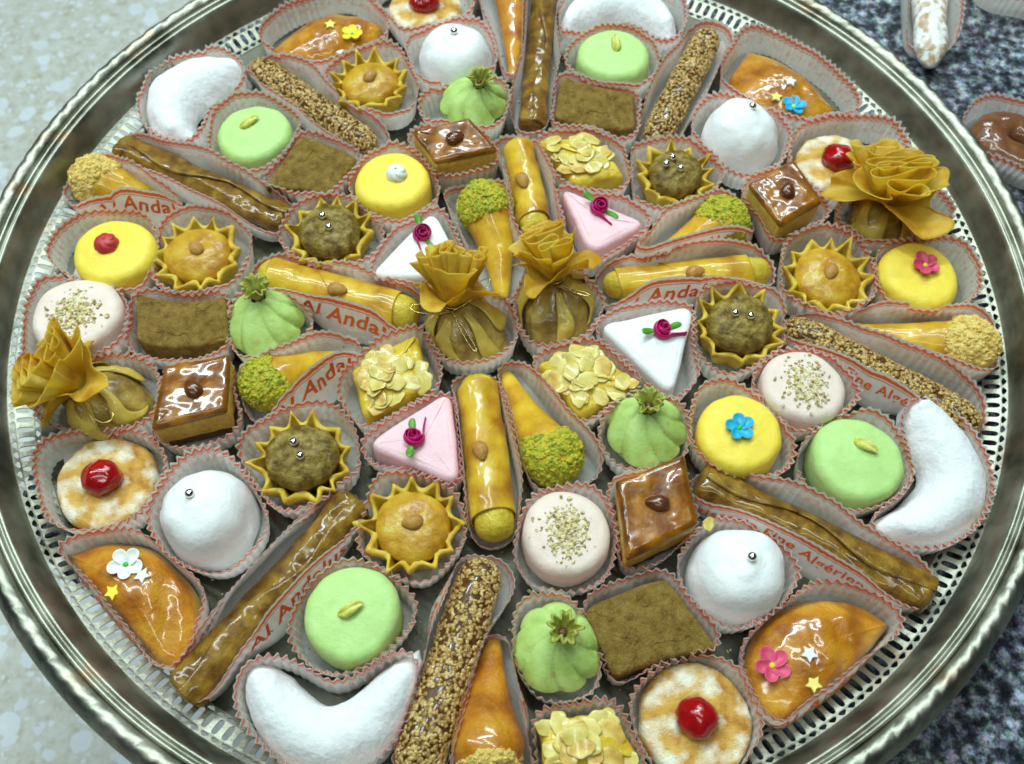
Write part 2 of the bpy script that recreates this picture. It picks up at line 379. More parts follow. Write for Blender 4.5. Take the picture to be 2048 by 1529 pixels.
def paper_mat():
    m = bpy.data.materials.new('printed_case_paper'); m.use_nodes = True; nt = m.node_tree; N = nt.nodes; L = nt.links
    b = N['Principled BSDF']; uv = N.new('ShaderNodeUVMap'); sp = N.new('ShaderNodeSeparateXYZ'); L.new(uv.outputs[0], sp.inputs[0])
    def mth(op, a, c=None):
        n = N.new('ShaderNodeMath'); n.operation = op
        for i, q in enumerate((a, c)):
            if q is None: continue
            if isinstance(q, (int, float)): n.inputs[i].default_value = q
            else: L.new(q, n.inputs[i])
        return n.outputs[0]
    # uv.y = cm below the rim; uv.x = cm along the wall
    no = N.new('ShaderNodeTexNoise'); no.inputs['Scale'].default_value = 1.4; L.new(uv.outputs[0], no.inputs['Vector'])
    y = mth('ADD', sp.outputs[1], mth('MULTIPLY', mth('SUBTRACT', no.outputs['Fac'], .5), .05))
    def band(a, c):
        return mth('MULTIPLY', mth('GREATER_THAN', y, a), mth('LESS_THAN', y, c))
    s = mth('MAXIMUM', band(.16, .36), mth('MULTIPLY', band(.42, .50), .8))
    gn = N.new('ShaderNodeTexNoise'); gn.inputs['Scale'].default_value = 3.2; gn.inputs['Detail'].default_value = 1; L.new(uv.outputs[0], gn.inputs['Vector'])
    geo = N.new('ShaderNodeNewGeometry')
    s = mth('MAXIMUM', s, mth('MULTIPLY', mth('MULTIPLY', band(.78, 1.2), mth('GREATER_THAN', gn.outputs['Fac'], .54)), mth('MULTIPLY', geo.outputs['Backfacing'], .30)))
    s = mth('MULTIPLY', s, mth('SUBTRACT', 1.0, mth('MULTIPLY', geo.outputs['Backfacing'], .12)))
    n2 = N.new('ShaderNodeTexNoise'); n2.inputs['Scale'].default_value = 2.2; L.new(uv.outputs[0], n2.inputs['Vector'])
    rp = N.new('ShaderNodeValToRGB'); rp.color_ramp.elements[0].position = .35; rp.color_ramp.elements[0].color = (.86, .84, .79, 1)
    rp.color_ramp.elements[1].position = .65; rp.color_ramp.elements[1].color = (.93, .92, .88, 1); L.new(n2.outputs['Fac'], rp.inputs[0])
    mc = N.new('ShaderNodeMix'); mc.data_type = 'RGBA'; L.new(s, mc.inputs[0]); L.new(rp.outputs[0], mc.inputs[6]); mc.inputs[7].default_value = (.86, .17, .05, 1)
    L.new(mc.outputs[2], b.inputs['Base Color']); b.inputs['Roughness'].default_value = .6; b.inputs['Specular IOR Level'].default_value = .3
    t = N.new('ShaderNodeBsdfTranslucent'); L.new(mc.outputs[2], t.inputs[0]); ms = N.new('ShaderNodeMixShader'); ms.inputs[0].default_value = .42
    L.new(b.outputs[0], ms.inputs[1]); L.new(t.outputs[0], ms.inputs[2]); L.new(ms.outputs[0], N['Material Output'].inputs[0])
    return m
mt['paper'] = paper_mat()
mt['ink'] = M('orange_red_ink', [(.86, .15, .02)], rgh=.6)

def granite_mat():
    m = bpy.data.materials.new('speckled_granite'); m.use_nodes = True; nt = m.node_tree; N = nt.nodes; L = nt.links
    b = N['Principled BSDF']; tc = N.new('ShaderNodeTexCoord')
    def noise(s, d=5, r=.6):
        n = N.new('ShaderNodeTexNoise'); n.inputs['Scale'].default_value = s*100; n.inputs['Detail'].default_value = d; n.inputs['Roughness'].default_value = r; L.new(tc.outputs['Object'], n.inputs['Vector']); return n
    a = noise(1.7, 5, .62); rp = N.new('ShaderNodeValToRGB'); L.new(a.outputs['Fac'], rp.inputs[0]); e = rp.color_ramp.elements
    e[0].position = .36; e[0].color = (.006, .009, .014, 1); e[1].position = .70; e[1].color = (.44, .52, .60, 1)
    for p, c in ((.46, (.02, .032, .055, 1)), (.53, (.075, .11, .16, 1)), (.60, (.20, .26, .33, 1))): q = e.new(p); q.color = c
    v = N.new('ShaderNodeTexVoronoi'); v.inputs['Scale'].default_value = 420; L.new(tc.outputs['Object'], v.inputs['Vector'])
    mx = N.new('ShaderNodeMix'); mx.data_type = 'RGBA'; mx.blend_type = 'OVERLAY'; mx.inputs[0].default_value = .45; L.new(rp.outputs[0], mx.inputs[6]); L.new(v.outputs['Color'], mx.inputs[7])
    hs = N.new('ShaderNodeHueSaturation'); hs.inputs['Saturation'].default_value = .55; L.new(mx.outputs[2], hs.inputs['Color'])
    L.new(hs.outputs[0], b.inputs['Base Color']); b.inputs['Roughness'].default_value = .16; b.inputs['Specular IOR Level'].default_value = .6
    return m
def terrazzo_mat():
    m = bpy.data.materials.new('cream_terrazzo'); m.use_nodes = True; nt = m.node_tree; N = nt.nodes; L = nt.links
    b = N['Principled BSDF']; tc = N.new('ShaderNodeTexCoord')
    wn = N.new('ShaderNodeTexNoise'); wn.inputs['Scale'].default_value = 90; L.new(tc.outputs['Object'], wn.inputs['Vector'])
    va = N.new('ShaderNodeVectorMath'); va.operation = 'SCALE'; va.inputs['Scale'].default_value = .012; L.new(wn.outputs['Color'], va.inputs[0])
    vb = N.new('ShaderNodeVectorMath'); vb.operation = 'ADD'; L.new(tc.outputs['Object'], vb.inputs[0]); L.new(va.outputs[0], vb.inputs[1])
    col = None
    n = N.new('ShaderNodeTexNoise'); n.inputs['Scale'].default_value = 120; n.inputs['Detail'].default_value = 8; n.inputs['Roughness'].default_value = .7; L.new(tc.outputs['Object'], n.inputs['Vector'])
    rp = N.new('ShaderNodeValToRGB'); L.new(n.outputs['Fac'], rp.inputs[0]); e = rp.color_ramp.elements
    e[0].position = .30; e[0].color = (.38, .34, .24, 1); e[1].position = .62; e[1].color = (.58, .59, .55, 1); q = e.new(.45); q.color = (.50, .50, .43, 1)
    col = rp.outputs[0]
    for scl, th, seed in ((38, .30, 0), (62, .26, 3.1), (110, .22, 7.7)):
        mp = N.new('ShaderNodeMapping'); mp.inputs['Location'].default_value = (seed, seed*.3, 0); L.new(vb.outputs[0], mp.inputs[0])
        v = N.new('ShaderNodeTexVoronoi'); v.inputs['Scale'].default_value = scl; L.new(mp.outputs[0], v.inputs['Vector'])
        sp = N.new('ShaderNodeSeparateColor'); L.new(v.outputs['Color'], sp.inputs[0])
        m1 = N.new('ShaderNodeMapRange'); m1.inputs[1].default_value = th; m1.inputs[2].default_value = th+.05; m1.inputs[3].default_value = 1; m1.inputs[4].default_value = 0; L.new(v.outputs['Distance'], m1.inputs[0])
        m2 = N.new('ShaderNodeMath'); m2.operation = 'GREATER_THAN'; m2.inputs[1].default_value = .45; L.new(sp.outputs[0], m2.inputs[0])
        m3 = N.new('ShaderNodeMath'); m3.operation = 'MULTIPLY'; L.new(m1.outputs[0], m3.inputs[0]); L.new(m2.outputs[0], m3.inputs[1])
        m4 = N.new('ShaderNodeMath'); m4.operation = 'MULTIPLY'; L.new(m3.outputs[0], m4.inputs[0]); m4.inputs[1].default_value = .8
        r2 = N.new('ShaderNodeValToRGB'); L.new(sp.outputs[1], r2.inputs[0]); r2.color_ramp.elements[0].color = (.68, .73, .76, 1); r2.color_ramp.elements[1].color = (.62, .66, .72, 1)
        mc = N.new('ShaderNodeMix'); mc.data_type = 'RGBA'; L.new(m4.outputs[0], mc.inputs[0]); L.new(col, mc.inputs[6]); L.new(r2.outputs[0], mc.inputs[7]); col = mc.outputs[2]
    L.new(col, b.inputs['Base Color']); b.inputs['Roughness'].default_value = .4
    return m

# ------------------------------------------------------------------ setting: floor far below, granite counter
FLOOR_Z, TABLE_Z = -32.0, -1.3
def prism(P, z0, z1):
    P = np.asarray(P, float); n = len(P); V = np.vstack([np.c_[P, np.full(n, z0)], np.c_[P, np.full(n, z1)]])
    i = np.arange(n); Q = np.stack([i, (i+1) % n, n+(i+1) % n, n+i], -1)
    return V.tolist(), [q for q in Q.tolist()]+[list(range(n))[::-1], list(range(n, 2*n))]
def mkp(name, V, F, mat, parent=None):
    me = bpy.data.meshes.new(name); me.from_pydata((np.array(V)*S).tolist(), [], F); me.materials.append(mat)
    o = bpy.data.objects.new(name, me); COL.objects.link(o)
    if parent: o.parent = parent
    return o
fl = mkp('terrazzo_floor', *prism([(-150, -110), (150, -110), (150, 190), (-150, 190)], FLOOR_Z-2, FLOOR_Z), terrazzo_mat()); fl['kind'] = 'structure'
gp = [tuple(at(*p, TABLE_Z)) for p in ((20, 1060), (800, 1700), (1700, 1532), (2350, 1575))]
gl = tuple(at(420, -60, TABLE_Z))
gp = gp+[(140, gp[-1][1]), (140, 180), (gl[0]+.3*(180-gl[1]), 180), gl]
gr = mkp('granite_counter', *prism(gp, TABLE_Z-3, TABLE_Z), granite_mat()); gr['kind'] = 'structure'

# ------------------------------------------------------------------ tray
def build_tray():
    t = thing('serving_tray', (0, 0), 'large round silver tray with embossed rim and pierced border under the pastries', 'tray')
    na = 2200; a = np.linspace(0, 2*np.pi, na, endpoint=False)
    def ring(prof, fn=None, name='rim'):
        R = np.array(prof); P = []
        for j, (r, z) in enumerate(prof):
            rr = np.full(na, r); zz = np.full(na, z)
            if fn is not None: rr, zz = fn(rr, zz, a, j)
            P.append(np.stack([rr*np.cos(a), rr*np.sin(a), zz], -1))
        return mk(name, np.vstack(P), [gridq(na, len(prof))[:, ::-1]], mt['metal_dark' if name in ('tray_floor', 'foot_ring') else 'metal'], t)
    def dent(a, z): return z+.05*np.sin(3*a+1)+.03*np.sin(7*a)
    def emb(r, z, a, j):
        # leafy scrolls pressed into the flat band
        s = np.clip((r-26.02)/(27.0-26.02), 0, 1); wgt = np.sin(np.pi*s)**.6
        k = 126; ph = k*a/2+1.0*s+.6*np.sin(9*a)
        leaf = np.abs(np.sin(ph))**.6*(.35+.65*np.abs(np.cos(np.pi*(s-.5)*1.25+.6*np.sin(2*ph))))
        vein = .35*np.sin(ph*3+6*s)
        lr = .5+.5*np.sin(k*a/6+2.0)
        return r+.02*wgt*leaf, dent(a, z)+.085*wgt*(leaf-.5)*(.6+.4*lr)+.035*wgt*vein+.02*vn1(a*40, 1, 3)*wgt
    pr = [(25.95, 2.28)]+[(26.02+i/15*.98, 2.5+.22*math.sin(math.pi*(i/15)**.8)-.35*(i/15)**3) for i in range(16)]+[(27.03, 2.05), (26.95, 1.8), (26.6, 1.6), (26.3, 1.7)]
    ring(pr, emb, 'embossed_rim')
    pr = [(24.86, .82), (24.95, .92), (25.02, 1.15), (25.1, 1.5), (25.2, 1.9), (25.32, 2.2), (25.42, 2.36), (25.5, 2.42), (25.58, 2.36), (25.63, 2.26), (25.68, 2.3), (25.74, 2.44), (25.82, 2.5), (25.9, 2.44), (25.955, 2.26), (25.97, 2.2)]
    ring(pr, lambda r, z, a, j: (r, dent(a, z)*1.0 if j > 5 else z+(dent(a, z)-z)*j/6), 'smooth_cove')
    # pierced band: rows of cells, each with a hole
    def row(nc, off, r0, r1, z0, z1, hole, m=12):
        """hole: list of (u,v) in cell units -0.5..0.5, m points"""
        hu = np.array([h[0] for h in hole]); hv = np.array([h[1] for h in hole])
        an = np.arctan2(hv, hu)
        d = np.maximum(np.abs(np.cos(an)), np.abs(np.sin(an))); bu, bv = .5*np.cos(an)/d, .5*np.sin(an)/d
        # snap to real corners
        for cu, cv in ((.5, .5), (-.5, .5), (-.5, -.5), (.5, -.5)):
            i = np.argmin((bu-cu)**2+(bv-cv)**2); bu[i], bv[i] = cu, cv
        V = []; Q = []
        for c in range(nc):
            b = len(V)*1
            for (U, W) in ((bu, bv), (hu, hv)):
                th = (c+off+U)*2*np.pi/nc; rr = r0+(W+.5)*(r1-r0); zz = z0+(W+.5)*(z1-z0)
                V += np.stack([rr*np.cos(th), rr*np.sin(th), zz], -1).tolist()
            k = len(hole)
            for i in range(k):
                j = (i+1) % k; Q.append((b+i, b+j, b+k+j, b+k+i))
        return np.array(V), [np.array(Q)]
    def oval(a_, b_, m=16, p=2.0):
        o = []
        for k in range(m):
            q = 2*math.pi*(k+.5)/m; c, s = math.cos(q), math.sin(q)
            o.append((a_*math.copysign(abs(c)**(2/p), c), b_*math.copysign(abs(s)**(2/p), s)))
        return o
    def tri(sgn, m=12):
        o = []
        for k in range(m):
            q = 2*math.pi*(k+.5)/m; u = .34*math.cos(q); v = .36*math.sin(q)
            u *= (1-.55*sgn*math.sin(q)); o.append((u, v))
        return o
    nc = 290
    parts = [row(nc, .5, 24.58, 24.86, .66, .82, tri(1)), row(nc, 0, 23.86, 24.58, .36, .66, oval(.27, .47, 16, 3.0)), row(nc, .5, 23.60, 23.86, .22, .36, tri(-1))]
    V, F = join(parts)
    mk('pierced_border', V, F, mt['metal'], t, smooth=False, mods=(('solid', .07),))
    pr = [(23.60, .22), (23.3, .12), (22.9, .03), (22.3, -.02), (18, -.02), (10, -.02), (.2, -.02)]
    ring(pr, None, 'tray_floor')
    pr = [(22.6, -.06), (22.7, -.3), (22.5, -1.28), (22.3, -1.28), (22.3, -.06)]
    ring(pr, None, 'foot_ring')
    return t
build_tray()

# ------------------------------------------------------------------ small decorations
RNG = np.random.default_rng(7)
def sphere(name, r, mat, parent, loc, sq=1.0):
    V, F = ell(r, r, r*sq, 24, 16); o = mk(name, V, F, mat, parent); put(o, loc); return o
_cache = {}
def petal_mesh(col):
    if col not in _cache:
        V, F = ell(.36, .29, .11, 18, 12, taper=-.1)
        V[:, 2] += .05+.16*(V[:, 0]/.3)**2*(V[:, 0] > 0)+.10*np.abs(V[:, 1]/.2)**2
        V[:, 1] += .10*np.sin((V[:, 0]+.3)*3.2)
        V[:, 0] += .33
        _cache[col] = V, F, _last_mesh(V, F, mt[col])
    return _cache[col][2]
def _last_mesh(V, F, mat):
    me = bpy.data.meshes.new('petal'); fs = []
    for f in F: fs += f.tolist()
    me.from_pydata((V*S).tolist(), [], fs); me.polygons.foreach_set('use_smooth', [True]*len(me.polygons)); me.materials.append(mat); return me
def flower(parent, loc, col, ccol, size=1.0, rot=0.0, tilt=(0, 0)):
    V, F = ell(.13, .13, .08, 12, 8); V = rough(V, F, .02, 8, 3); V[:, 2] += .12
    c = mk('sugar_flower', V, F, mt[ccol], parent); put(c, loc, (tilt[0], tilt[1], rot), size)
    me = petal_mesh(col)
    for k in range(5):
        p = bpy.data.objects.new('petal', me); COL.objects.link(p); p.parent = c
        p.rotation_euler = (random.uniform(-.12, .12), random.uniform(-.1, .1), k*2*math.pi/5+random.uniform(-.1, .1)); s = random.uniform(.92, 1.08); p.scale = (s, s, 1)
    return c
def rosette(parent, loc, col, ccol, size=1.0, rot=0.0):
    n, m = 72, 22; V = []
    a = np.linspace(0, 2*np.pi, n, endpoint=False)
    for j in range(m):
        v = j/(m-1); r = .55*math.cos(v*math.pi/2)**.75+.02; z = .5*math.sin(v*math.pi/2)
        rr = r*(1+.16*np.abs(np.sin(3*(a+v*1.7)))**.7-.10); V.append(np.stack([rr*np.cos(a), rr*np.sin(a), np.full(n, z)], -1))
    V = np.vstack(V); o = mk('sugar_rosette', V, [gridq(n, m)], mt[col], parent); put(o, loc, (0, 0, rot), size)
    V, F = ell(.09, .07, .05, 12, 8); c = mk('rosette_centre', V, F, mt[ccol], o); put(c, (.0, .02, .49))
    return o
def star(parent, loc, col, r=.40, rot=0.0, tilt=(0, 0)):
    C = [((r if k % 2 == 0 else r*.5)*math.cos(k*math.pi/5), (r if k % 2 == 0 else r*.5)*math.sin(k*math.pi/5)) for k in range(10)]
    P = rpoly(C, .04, 80); V, F = slab(P, [(0, 0), (0, .10), (.02, .13)], rings=3)
    o = mk('sugar_star', V, F, mt[col], parent, smooth=False); put(o, loc, (tilt[0], tilt[1], rot)); return o
def rosebud(parent, loc, rot=0.0, size=1.0):
    # wound satin ribbon with two green leaf loops
    n = 90; u = np.linspace(0, 1, n); th = u*2*np.pi*2.7; r = .05+.29*u**.9
    rows = []
    for v, dz, k in ((0, .02, .8), (.5, .2, 1.05), (1, .42, .9)):
        rows.append(np.stack([r*k*np.cos(th), r*k*np.sin(th), dz+.05*np.sin(th*1.5)-.12*u*v], -1))
    rows = [np.vstack([q, q[-1]+np.array([[.12, -.14, -.03], [.26, -.32, -.05], [.36, -.46, -.02]])*1.0]) for q in rows]
    V = np.vstack(rows); o = mk('ribbon_rosebud', V, [gridq(n+3, 3, False)], mt['satin'], parent, mods=(('solid', .03),)); put(o, loc, (.25, .1, rot), size)
    for s, q in ((1, 2.2), (-1, -.7)):
        V, F = ell(.26, .12, .05, 18, 10, taper=-.35); V[:, 2] += .10+.9*(V[:, 0])**2; V[:, 0] += .50; V[:, 1] += .3*(V[:, 0]-.5)**2*s
        V = rotz(V, q); mk('ribbon_leaf', V, F, mt['leaf'], o)
    return o
def pistachio(parent, loc, rot=0.0, size=1.0):
    V, F = ell(.58, .26, .20, 26, 18, taper=.22)
    V[:, 2] -= .10*np.exp(-(V[:, 1]/.07)**2)*(V[:, 2] > 0); V[:, 2] += .12*np.sin(V[:, 0]*3)*.5+.1
    V[:, 1] += .06*np.sin(V[:, 0]*4); V = rough(V, F, .025, 5, 2)
    o = mk('pistachio_kernel', V, F, mt['pistachio'], parent); put(o, loc, (.1, -.05, rot), size); return o
def nut(parent, loc, rot=0.0, size=1.0, mat='nut', kind='hazelnut'):
    V, F = ell(.52, .38, .30, 22, 14, taper=.12 if kind == 'hazelnut' else .25); V = rough(V, F, .035, 3, 11)
    o = mk(kind, V, F, mt[mat], parent); put(o, loc, (0, 0, rot), size); return o

# ------------------------------------------------------------------ pastry bodies (local, cm; the foot of each is at z = 0.1)
Z0 = .10
def round_cake(t, r, mat, base, seed, h=2.1):
    P = circ(r*.97, 72, .01, seed); V, F = slab(P, [(.1, Z0), (.0, .25), (.0, .9)], rings=3); V = rough(V, F, .06, 4, seed, 2)
    mk('sponge_base', V, F, mt[base], t)
    P = circ(r, 120, .018, seed*1.7); V, F = slab(P, [(.12, .62), (.02, .6), (-.03, .68)]+rnd(.5, h, 8, .8)[1:], lambda Q, s: .10*(1-(1-s)**2), 18)
    # sagging lower edge, as fondant does
    a = np.arctan2(V[:, 1], V[:, 0]); low = np.clip((1.2-V[:, 2])/.6, 0, 1); V[:, 2] += low*.12*np.sin(3*a+seed)*1.0
    V = rough(V, F, .06, .8, seed*5, 2)
    mk('fondant', V, F, mt[mat], t); return h+.10
def dome(t, r, seed, ball):
    P = circ(r, 120, .025, seed); H = 2.75
    prof = [(.25, Z0), (.05, .12), (.0, .3)]
    for a in np.linspace(0, 1, 16)[1:]:
        q = a*math.pi/2; prof.append((r*(1-math.cos(q)**.62)*.86, .3+(H-.3)*math.sin(q)**1.0))
    prof = [p for p in prof if p[0] < r*.8]
    zl = prof[-1][1]; V, F = slab(P, prof, lambda Q, s: .16*(1-(1-s)**2), 12)
    V = rough(V, F, .12, .75, seed*7, 2); V[:, :2] += np.array(ball)[None]*.35*(V[:, 2:3]/H)
    mk('white_fondant', V, F, mt['white_icing'], t)
    P2 = circ(r*.95, 60, .02, seed); Vb, Fb = slab(P2, [(.1, Z0-.03), (0, .2), (0, .34)], rings=2); mk('sponge_base', Vb, Fb, mt['sponge'], t)
    i = np.argmin((V[:, 0]-ball[0])**2+(V[:, 1]-ball[1])**2+(V[:, 2] < 1.5)*9)
    sphere('silver_ball', .21, mt['silver'], t, (V[i, 0], V[i, 1], V[i, 2]+.12)); return H
def tart(t, R, seed, brown, np_=12):
    n, m = 288, 14; a = np.linspace(0, 2*np.pi, n, endpoint=False); rng = np.random.default_rng(seed)
    aa = a+.08*np.sin(2*a+seed)+.05*np.sin(5*a+seed*3); amp = 1+.42*vn1(a/(2*np.pi)*np_, 1, seed)
    cusp = np.clip(1.06-np.sqrt(np.sin(np_*aa/2+seed)**2+.012), 0, 1)**1.05
    rows = []
    for side in (0, 1):
        for j in range(m):
            v = j/(m-1) if side == 0 else 1-j/(m-1)
            rb = R*(.68+.10*v); am = (.14+.30*v**1.1)*R*.60
            r = rb+am*cusp*amp+.02-(.30*side)-.05*(v > .97)*(1-2*side)
            z = Z0+v*(1.30+.36*cusp*v*amp)+.05*(v < .97)*v*0
            if side: z = z+.0
            rows.append(np.stack([r*np.cos(a), r*np.sin(a), z], -1))
    V = np.vstack(rows); F = gridq(n, 2*m)
    V = rough(V, [F], .06, 1.6, seed, 2)
    mk('crimped_shell', V, [F], mt['dough'], t)
    rm = R*.74; h = 1.5
    P = circ(rm, 100, .03, seed)
    if brown:
        prof = [(.35, .2), (.28, .9), (.16, 1.3), (.12, 1.6), (.20, 1.85), (.40, 2.05)]; V, F = slab(P, prof, lambda Q, s: .28*(1-(1-s)**2), 20)
        V = rough(V, F, .07, 3.2, seed, 3); mk('brown_filling', V, F, mt['brown_mound'], t)
        for k, (dx, dy) in enumerate(((-.38, .12), (.36, -.02)) if seed % 2 else ((-.26, .38), (.12, -.30), (-.62, -.02))[:3 if seed % 3 == 0 else 2]):
            i = np.argmin((V[:, 0]-dx)**2+(V[:, 1]-dy)**2+(V[:, 2] < 1)*9); sphere('silver_ball', .21, mt['silver'], t, (dx, dy, V[i, 2]+.13))
    else:
        prof = [(.2, .2), (.12, .9), (.04, 1.22), (.10, 1.42), (.28, 1.58)]; V, F = slab(P, prof, lambda Q, s: .36*(1-(1-s)**2)-.12*np.exp(-((1-s)/.35)**2), 20)
        V = rough(V, F, .05, 1.6, seed, 3); mk('almond_filling', V, F, mt['mound'], t)
        nut(t, (.05, .0, 1.86), seed*1.1, .95)
def openline(P, n):
    d = np.r_[0, np.cumsum(np.linalg.norm(np.diff(P, axis=0), axis=1))]; t = np.linspace(0, d[-1], n)
    Q = np.stack([np.interp(t, d, P[:, 0]), np.interp(t, d, P[:, 1])], -1)
    for _ in range(int(n*.55)):
        Q[1:-1] = .5*Q[1:-1]+.25*(Q[:-2]+Q[2:])
    return Q
def crescent(t, outer, inner, seed):
    """outer and inner edge from tip to tip, local cm"""
    m, k = 110, 36; L = openline(outer, m); R_ = openline(inner, m); mid = (L+R_)/2; wd = np.linalg.norm(L-R_, axis=1)
    e = np.abs(np.linspace(-1, 1, m)); H = np.minimum(2.05, .35+.90*wd)
    q = (1-np.cos(np.linspace(0, np.pi, k)))/2; c = np.abs(2*q-1); prof = np.clip(1-c**2.1, 0, 1)**.60
    V = L[:, None]+(R_-L)[:, None]*q[None, :, None]; Z = .30+(H[:, None]-.30)*prof[None]
    V = np.concatenate([V, Z[..., None]], -1)
    # close underneath
    lo = np.concatenate([mid[:, None]+(V[:, ::-1, :2]-mid[:, None])*.86, np.full((m, k, 1), Z0)], -1)
    V = np.concatenate([V, lo], 1).reshape(-1, 3); F = gridq(2*k, m)
    if 0.5*np.sum(L[:-1, 0]*L[1:, 1]-L[1:, 0]*L[:-1, 1]) > 0: F = F[:, ::-1]
    nz = normals(V, [F]); top = nz[V[:, 2] > 1.5][:, 2].mean()
    if top < 0: F = F[:, ::-1]
    V = rough(V, [F], .07, .8, seed, 2); V = rough(V, [F], .025, 3, seed+3, 2); V[:, 2] = np.maximum(V[:, 2], Z0)
    mk('powdered_body', V, [F], mt['sugar'], t)
    return np.vstack([L, R_[::-1]])
def sand(t, C, seed):
    P = rpoly(np.asarray(C)*1.04, .35, 260); N = pnorm(P)
    V, F = slab(P, rnd(.20, 1.80, 5, Z0, .1), lambda Q, s: .10*(1-(1-s)**2), 60); V = rough(V, F, .03, 1.0, seed, 2); V = rough(V, F, .022, 5, seed, 3)
    ck = np.abs(vn(V, .9, seed+31)+.35*vn(V, 3.1, seed+32)); V[:, 2] -= .07*np.exp(-(ck/.03)**2)*(V[:, 2] > 1.2)
    V[:, 1] += (.05+.03*(seed % 3))*(V[:, 0]**2-1.2)*(-1 if seed % 2 else 1)*.8
    mk('biscuit_body', V, F, mt['sand'], t)
def caramel_square(t, C, seed):
    C = np.array(C)*1.07; P = rpoly(C*.97, .15, 120)
    V, F = slab(rpoly(C*.90, .3, 100), [(0, Z0), (-.05, .3), (0, .8)], rings=3); V = rough(V, F, .08, 2, seed, 2); mk('dark_base', V, F, mt['dark_base'], t)
    V, F = slab(P, [(.10, .72), (.03, .85), (.02, 1.4), (.0, 2.0), (.03, 2.32)], rings=4); V = rough(V, F, .05, 2.2, seed+1, 3); mk('sponge_layer', V, F, mt['butter_sponge'], t)
    P = rpoly(C*.985, .18, 140)
    V, F = slab(P, [(.10, 2.28), (.0, 2.33), (-.015, 2.42), (.05, 2.55), (.16, 2.60)], lambda Q, s: .05+.06*vn(np.c_[Q, Q[:, :1]*0], 1.1, seed), 20); V = rough(V, F, .035, 1.4, seed+2, 2)
    mk('caramel_top', V, F, mt['caramel'], t)
    nut(t, (.05, .0, 2.70), seed*.8, 1.05, 'dark_nut', 'glazed_nut')
def triangle(t, C, mat, seed):
    C = np.array(C)*1.04; P = rpoly(C, 1.0, 150)
    V, F = slab(rpoly(C*.95, .5, 90), [(0, Z0), (0, .5)], rings=2); mk('sponge_base', V, F, mt['sponge'], t)
    V, F = slab(P, [(.06, .2), (-.02, .3)]+rnd(.30, 1.95, 9, .6)[1:], lambda Q, s: .10*np.exp(-(Q**2).sum(1)/1.6), 24); V = rough(V, F, .035, .7, seed, 2)
    mk('fondant', V, F, mt[mat], t)
_fl = {}
def flake_mesh(k):
    if k not in _fl:
        P = rpoly([(.62, 0), (.2, .40), (-.45, .30), (-.55, -.2), (0, -.40)], .4, 40)
        P = P*(1+.05*np.sin(np.arange(40)*.9+k))[:, None]
        V, F = slab(P, [(.0, 0), (-.012, .02), (.012, .04)], rings=5)
        V[:, 2] += (.10+.05*k)*(V[:, 0]**2)*(1 if k % 2 else -.6)+.10*V[:, 1]*V[:, 0]
        me = bpy.data.meshes.new('almond_flake'); fs = []
        for f in F: fs += f.tolist()
        me.from_pydata((V*S).tolist(), [], fs); me.polygons.foreach_set('use_smooth', [True]*len(me.polygons)); me.materials.append(mt['flake' if k % 3 else 'flake_toast']); _fl[k] = me
    return _fl[k]
def flaked(t, C, seed):
    C = np.array(C); P = rpoly(C*.97, .4, 120); rng = random.Random(seed)
    V, F = slab(P, rnd(.38, 1.75, 6, Z0, .1), lambda Q, s: .18*(1-(1-s)**2), 18); V = rough(V, F, .09, 1.1, seed, 3); mk('glazed_body', V, F, mt['flake_base'], t)
    top = V[(V[:, 2] > 1.62)]
    n = 0
    while n < 25:
        u_, v_ = rng.uniform(.07, .93), rng.uniform(.07, .93); q = (1-v_)*((1-u_)*C[0]+u_*C[1])+v_*((1-u_)*C[3]+u_*C[2]); q = q*.97
        z = V[np.argmin((V[:, 0]-q[0])**2+(V[:, 1]-q[1])**2+(V[:, 2] < 1.2)*9), 2]
        o = bpy.data.objects.new('almond_flake', flake_mesh(rng.randrange(6))); COL.objects.link(o); o.parent = t
        e = np.linalg.norm(q)/2.2; d = math.atan2(q[1], q[0])
        put(o, (q[0], q[1], z+.0+.05*rng.random()), (rng.uniform(-.10, .10)-.30*e*math.sin(d), rng.uniform(-.10, .10)+.30*e*math.cos(d), rng.uniform(0, 6.28)), rng.uniform(.9, 1.25)); n += 1
def cone(t, L, r1, seed, crumb, dough):
    """big crumbed end at -L/2, tip at +L/2"""
    rng = np.random.default_rng(seed)
    f = lambda u: .30+(r1-.30)*min(1, (1-u)*1.22)**1.05
    V0, F = capsule(L, f, 44, 100, 5, .86, bend=.25, p2=30); V0 = rough(V0, F, .05, .8, seed, 2)
    n = normals(V0, F); x = V0[:, 0]
    cv = .16 if dough == 'glaze' else .36; th = -L/2+L*cv+.22*np.sin(V0[:, 1]*2.2+seed)+.10*vn(V0, 2.0, seed)
    lap = np.clip((V0[:, 1]*.8-.35*(x+.4))/.10, 0, 1); V = V0+n*(.05*lap)[:, None]
    mk('pastry_cone', V, F, mt[dough], t)
    k = np.clip((th-x)/.25, 0, 1); Vb = V0+n*(-.12+.24*k)[:, None]; Vb = rough(Vb, F, .09, 2.2, seed+2, 3)
    mk('crumb_coating', Vb, F, mt[crumb], t)
    P, N = surf_samples(Vb, F, 1100, rng, lambda c: (c[:, 2] > .3)*(c[:, 0] < -L/2+L*cv+.22*np.sin(c[:, 1]*2.2+seed)+.05))
    Vs, Fs = scatter(P, N, rng.uniform(.045, .15, len(P)), rng, (1, .8, .7), .5)
    o = mk('nut_crumbs', Vs, Fs, mt[crumb], t, smooth=False); o['kind'] = 'stuff'
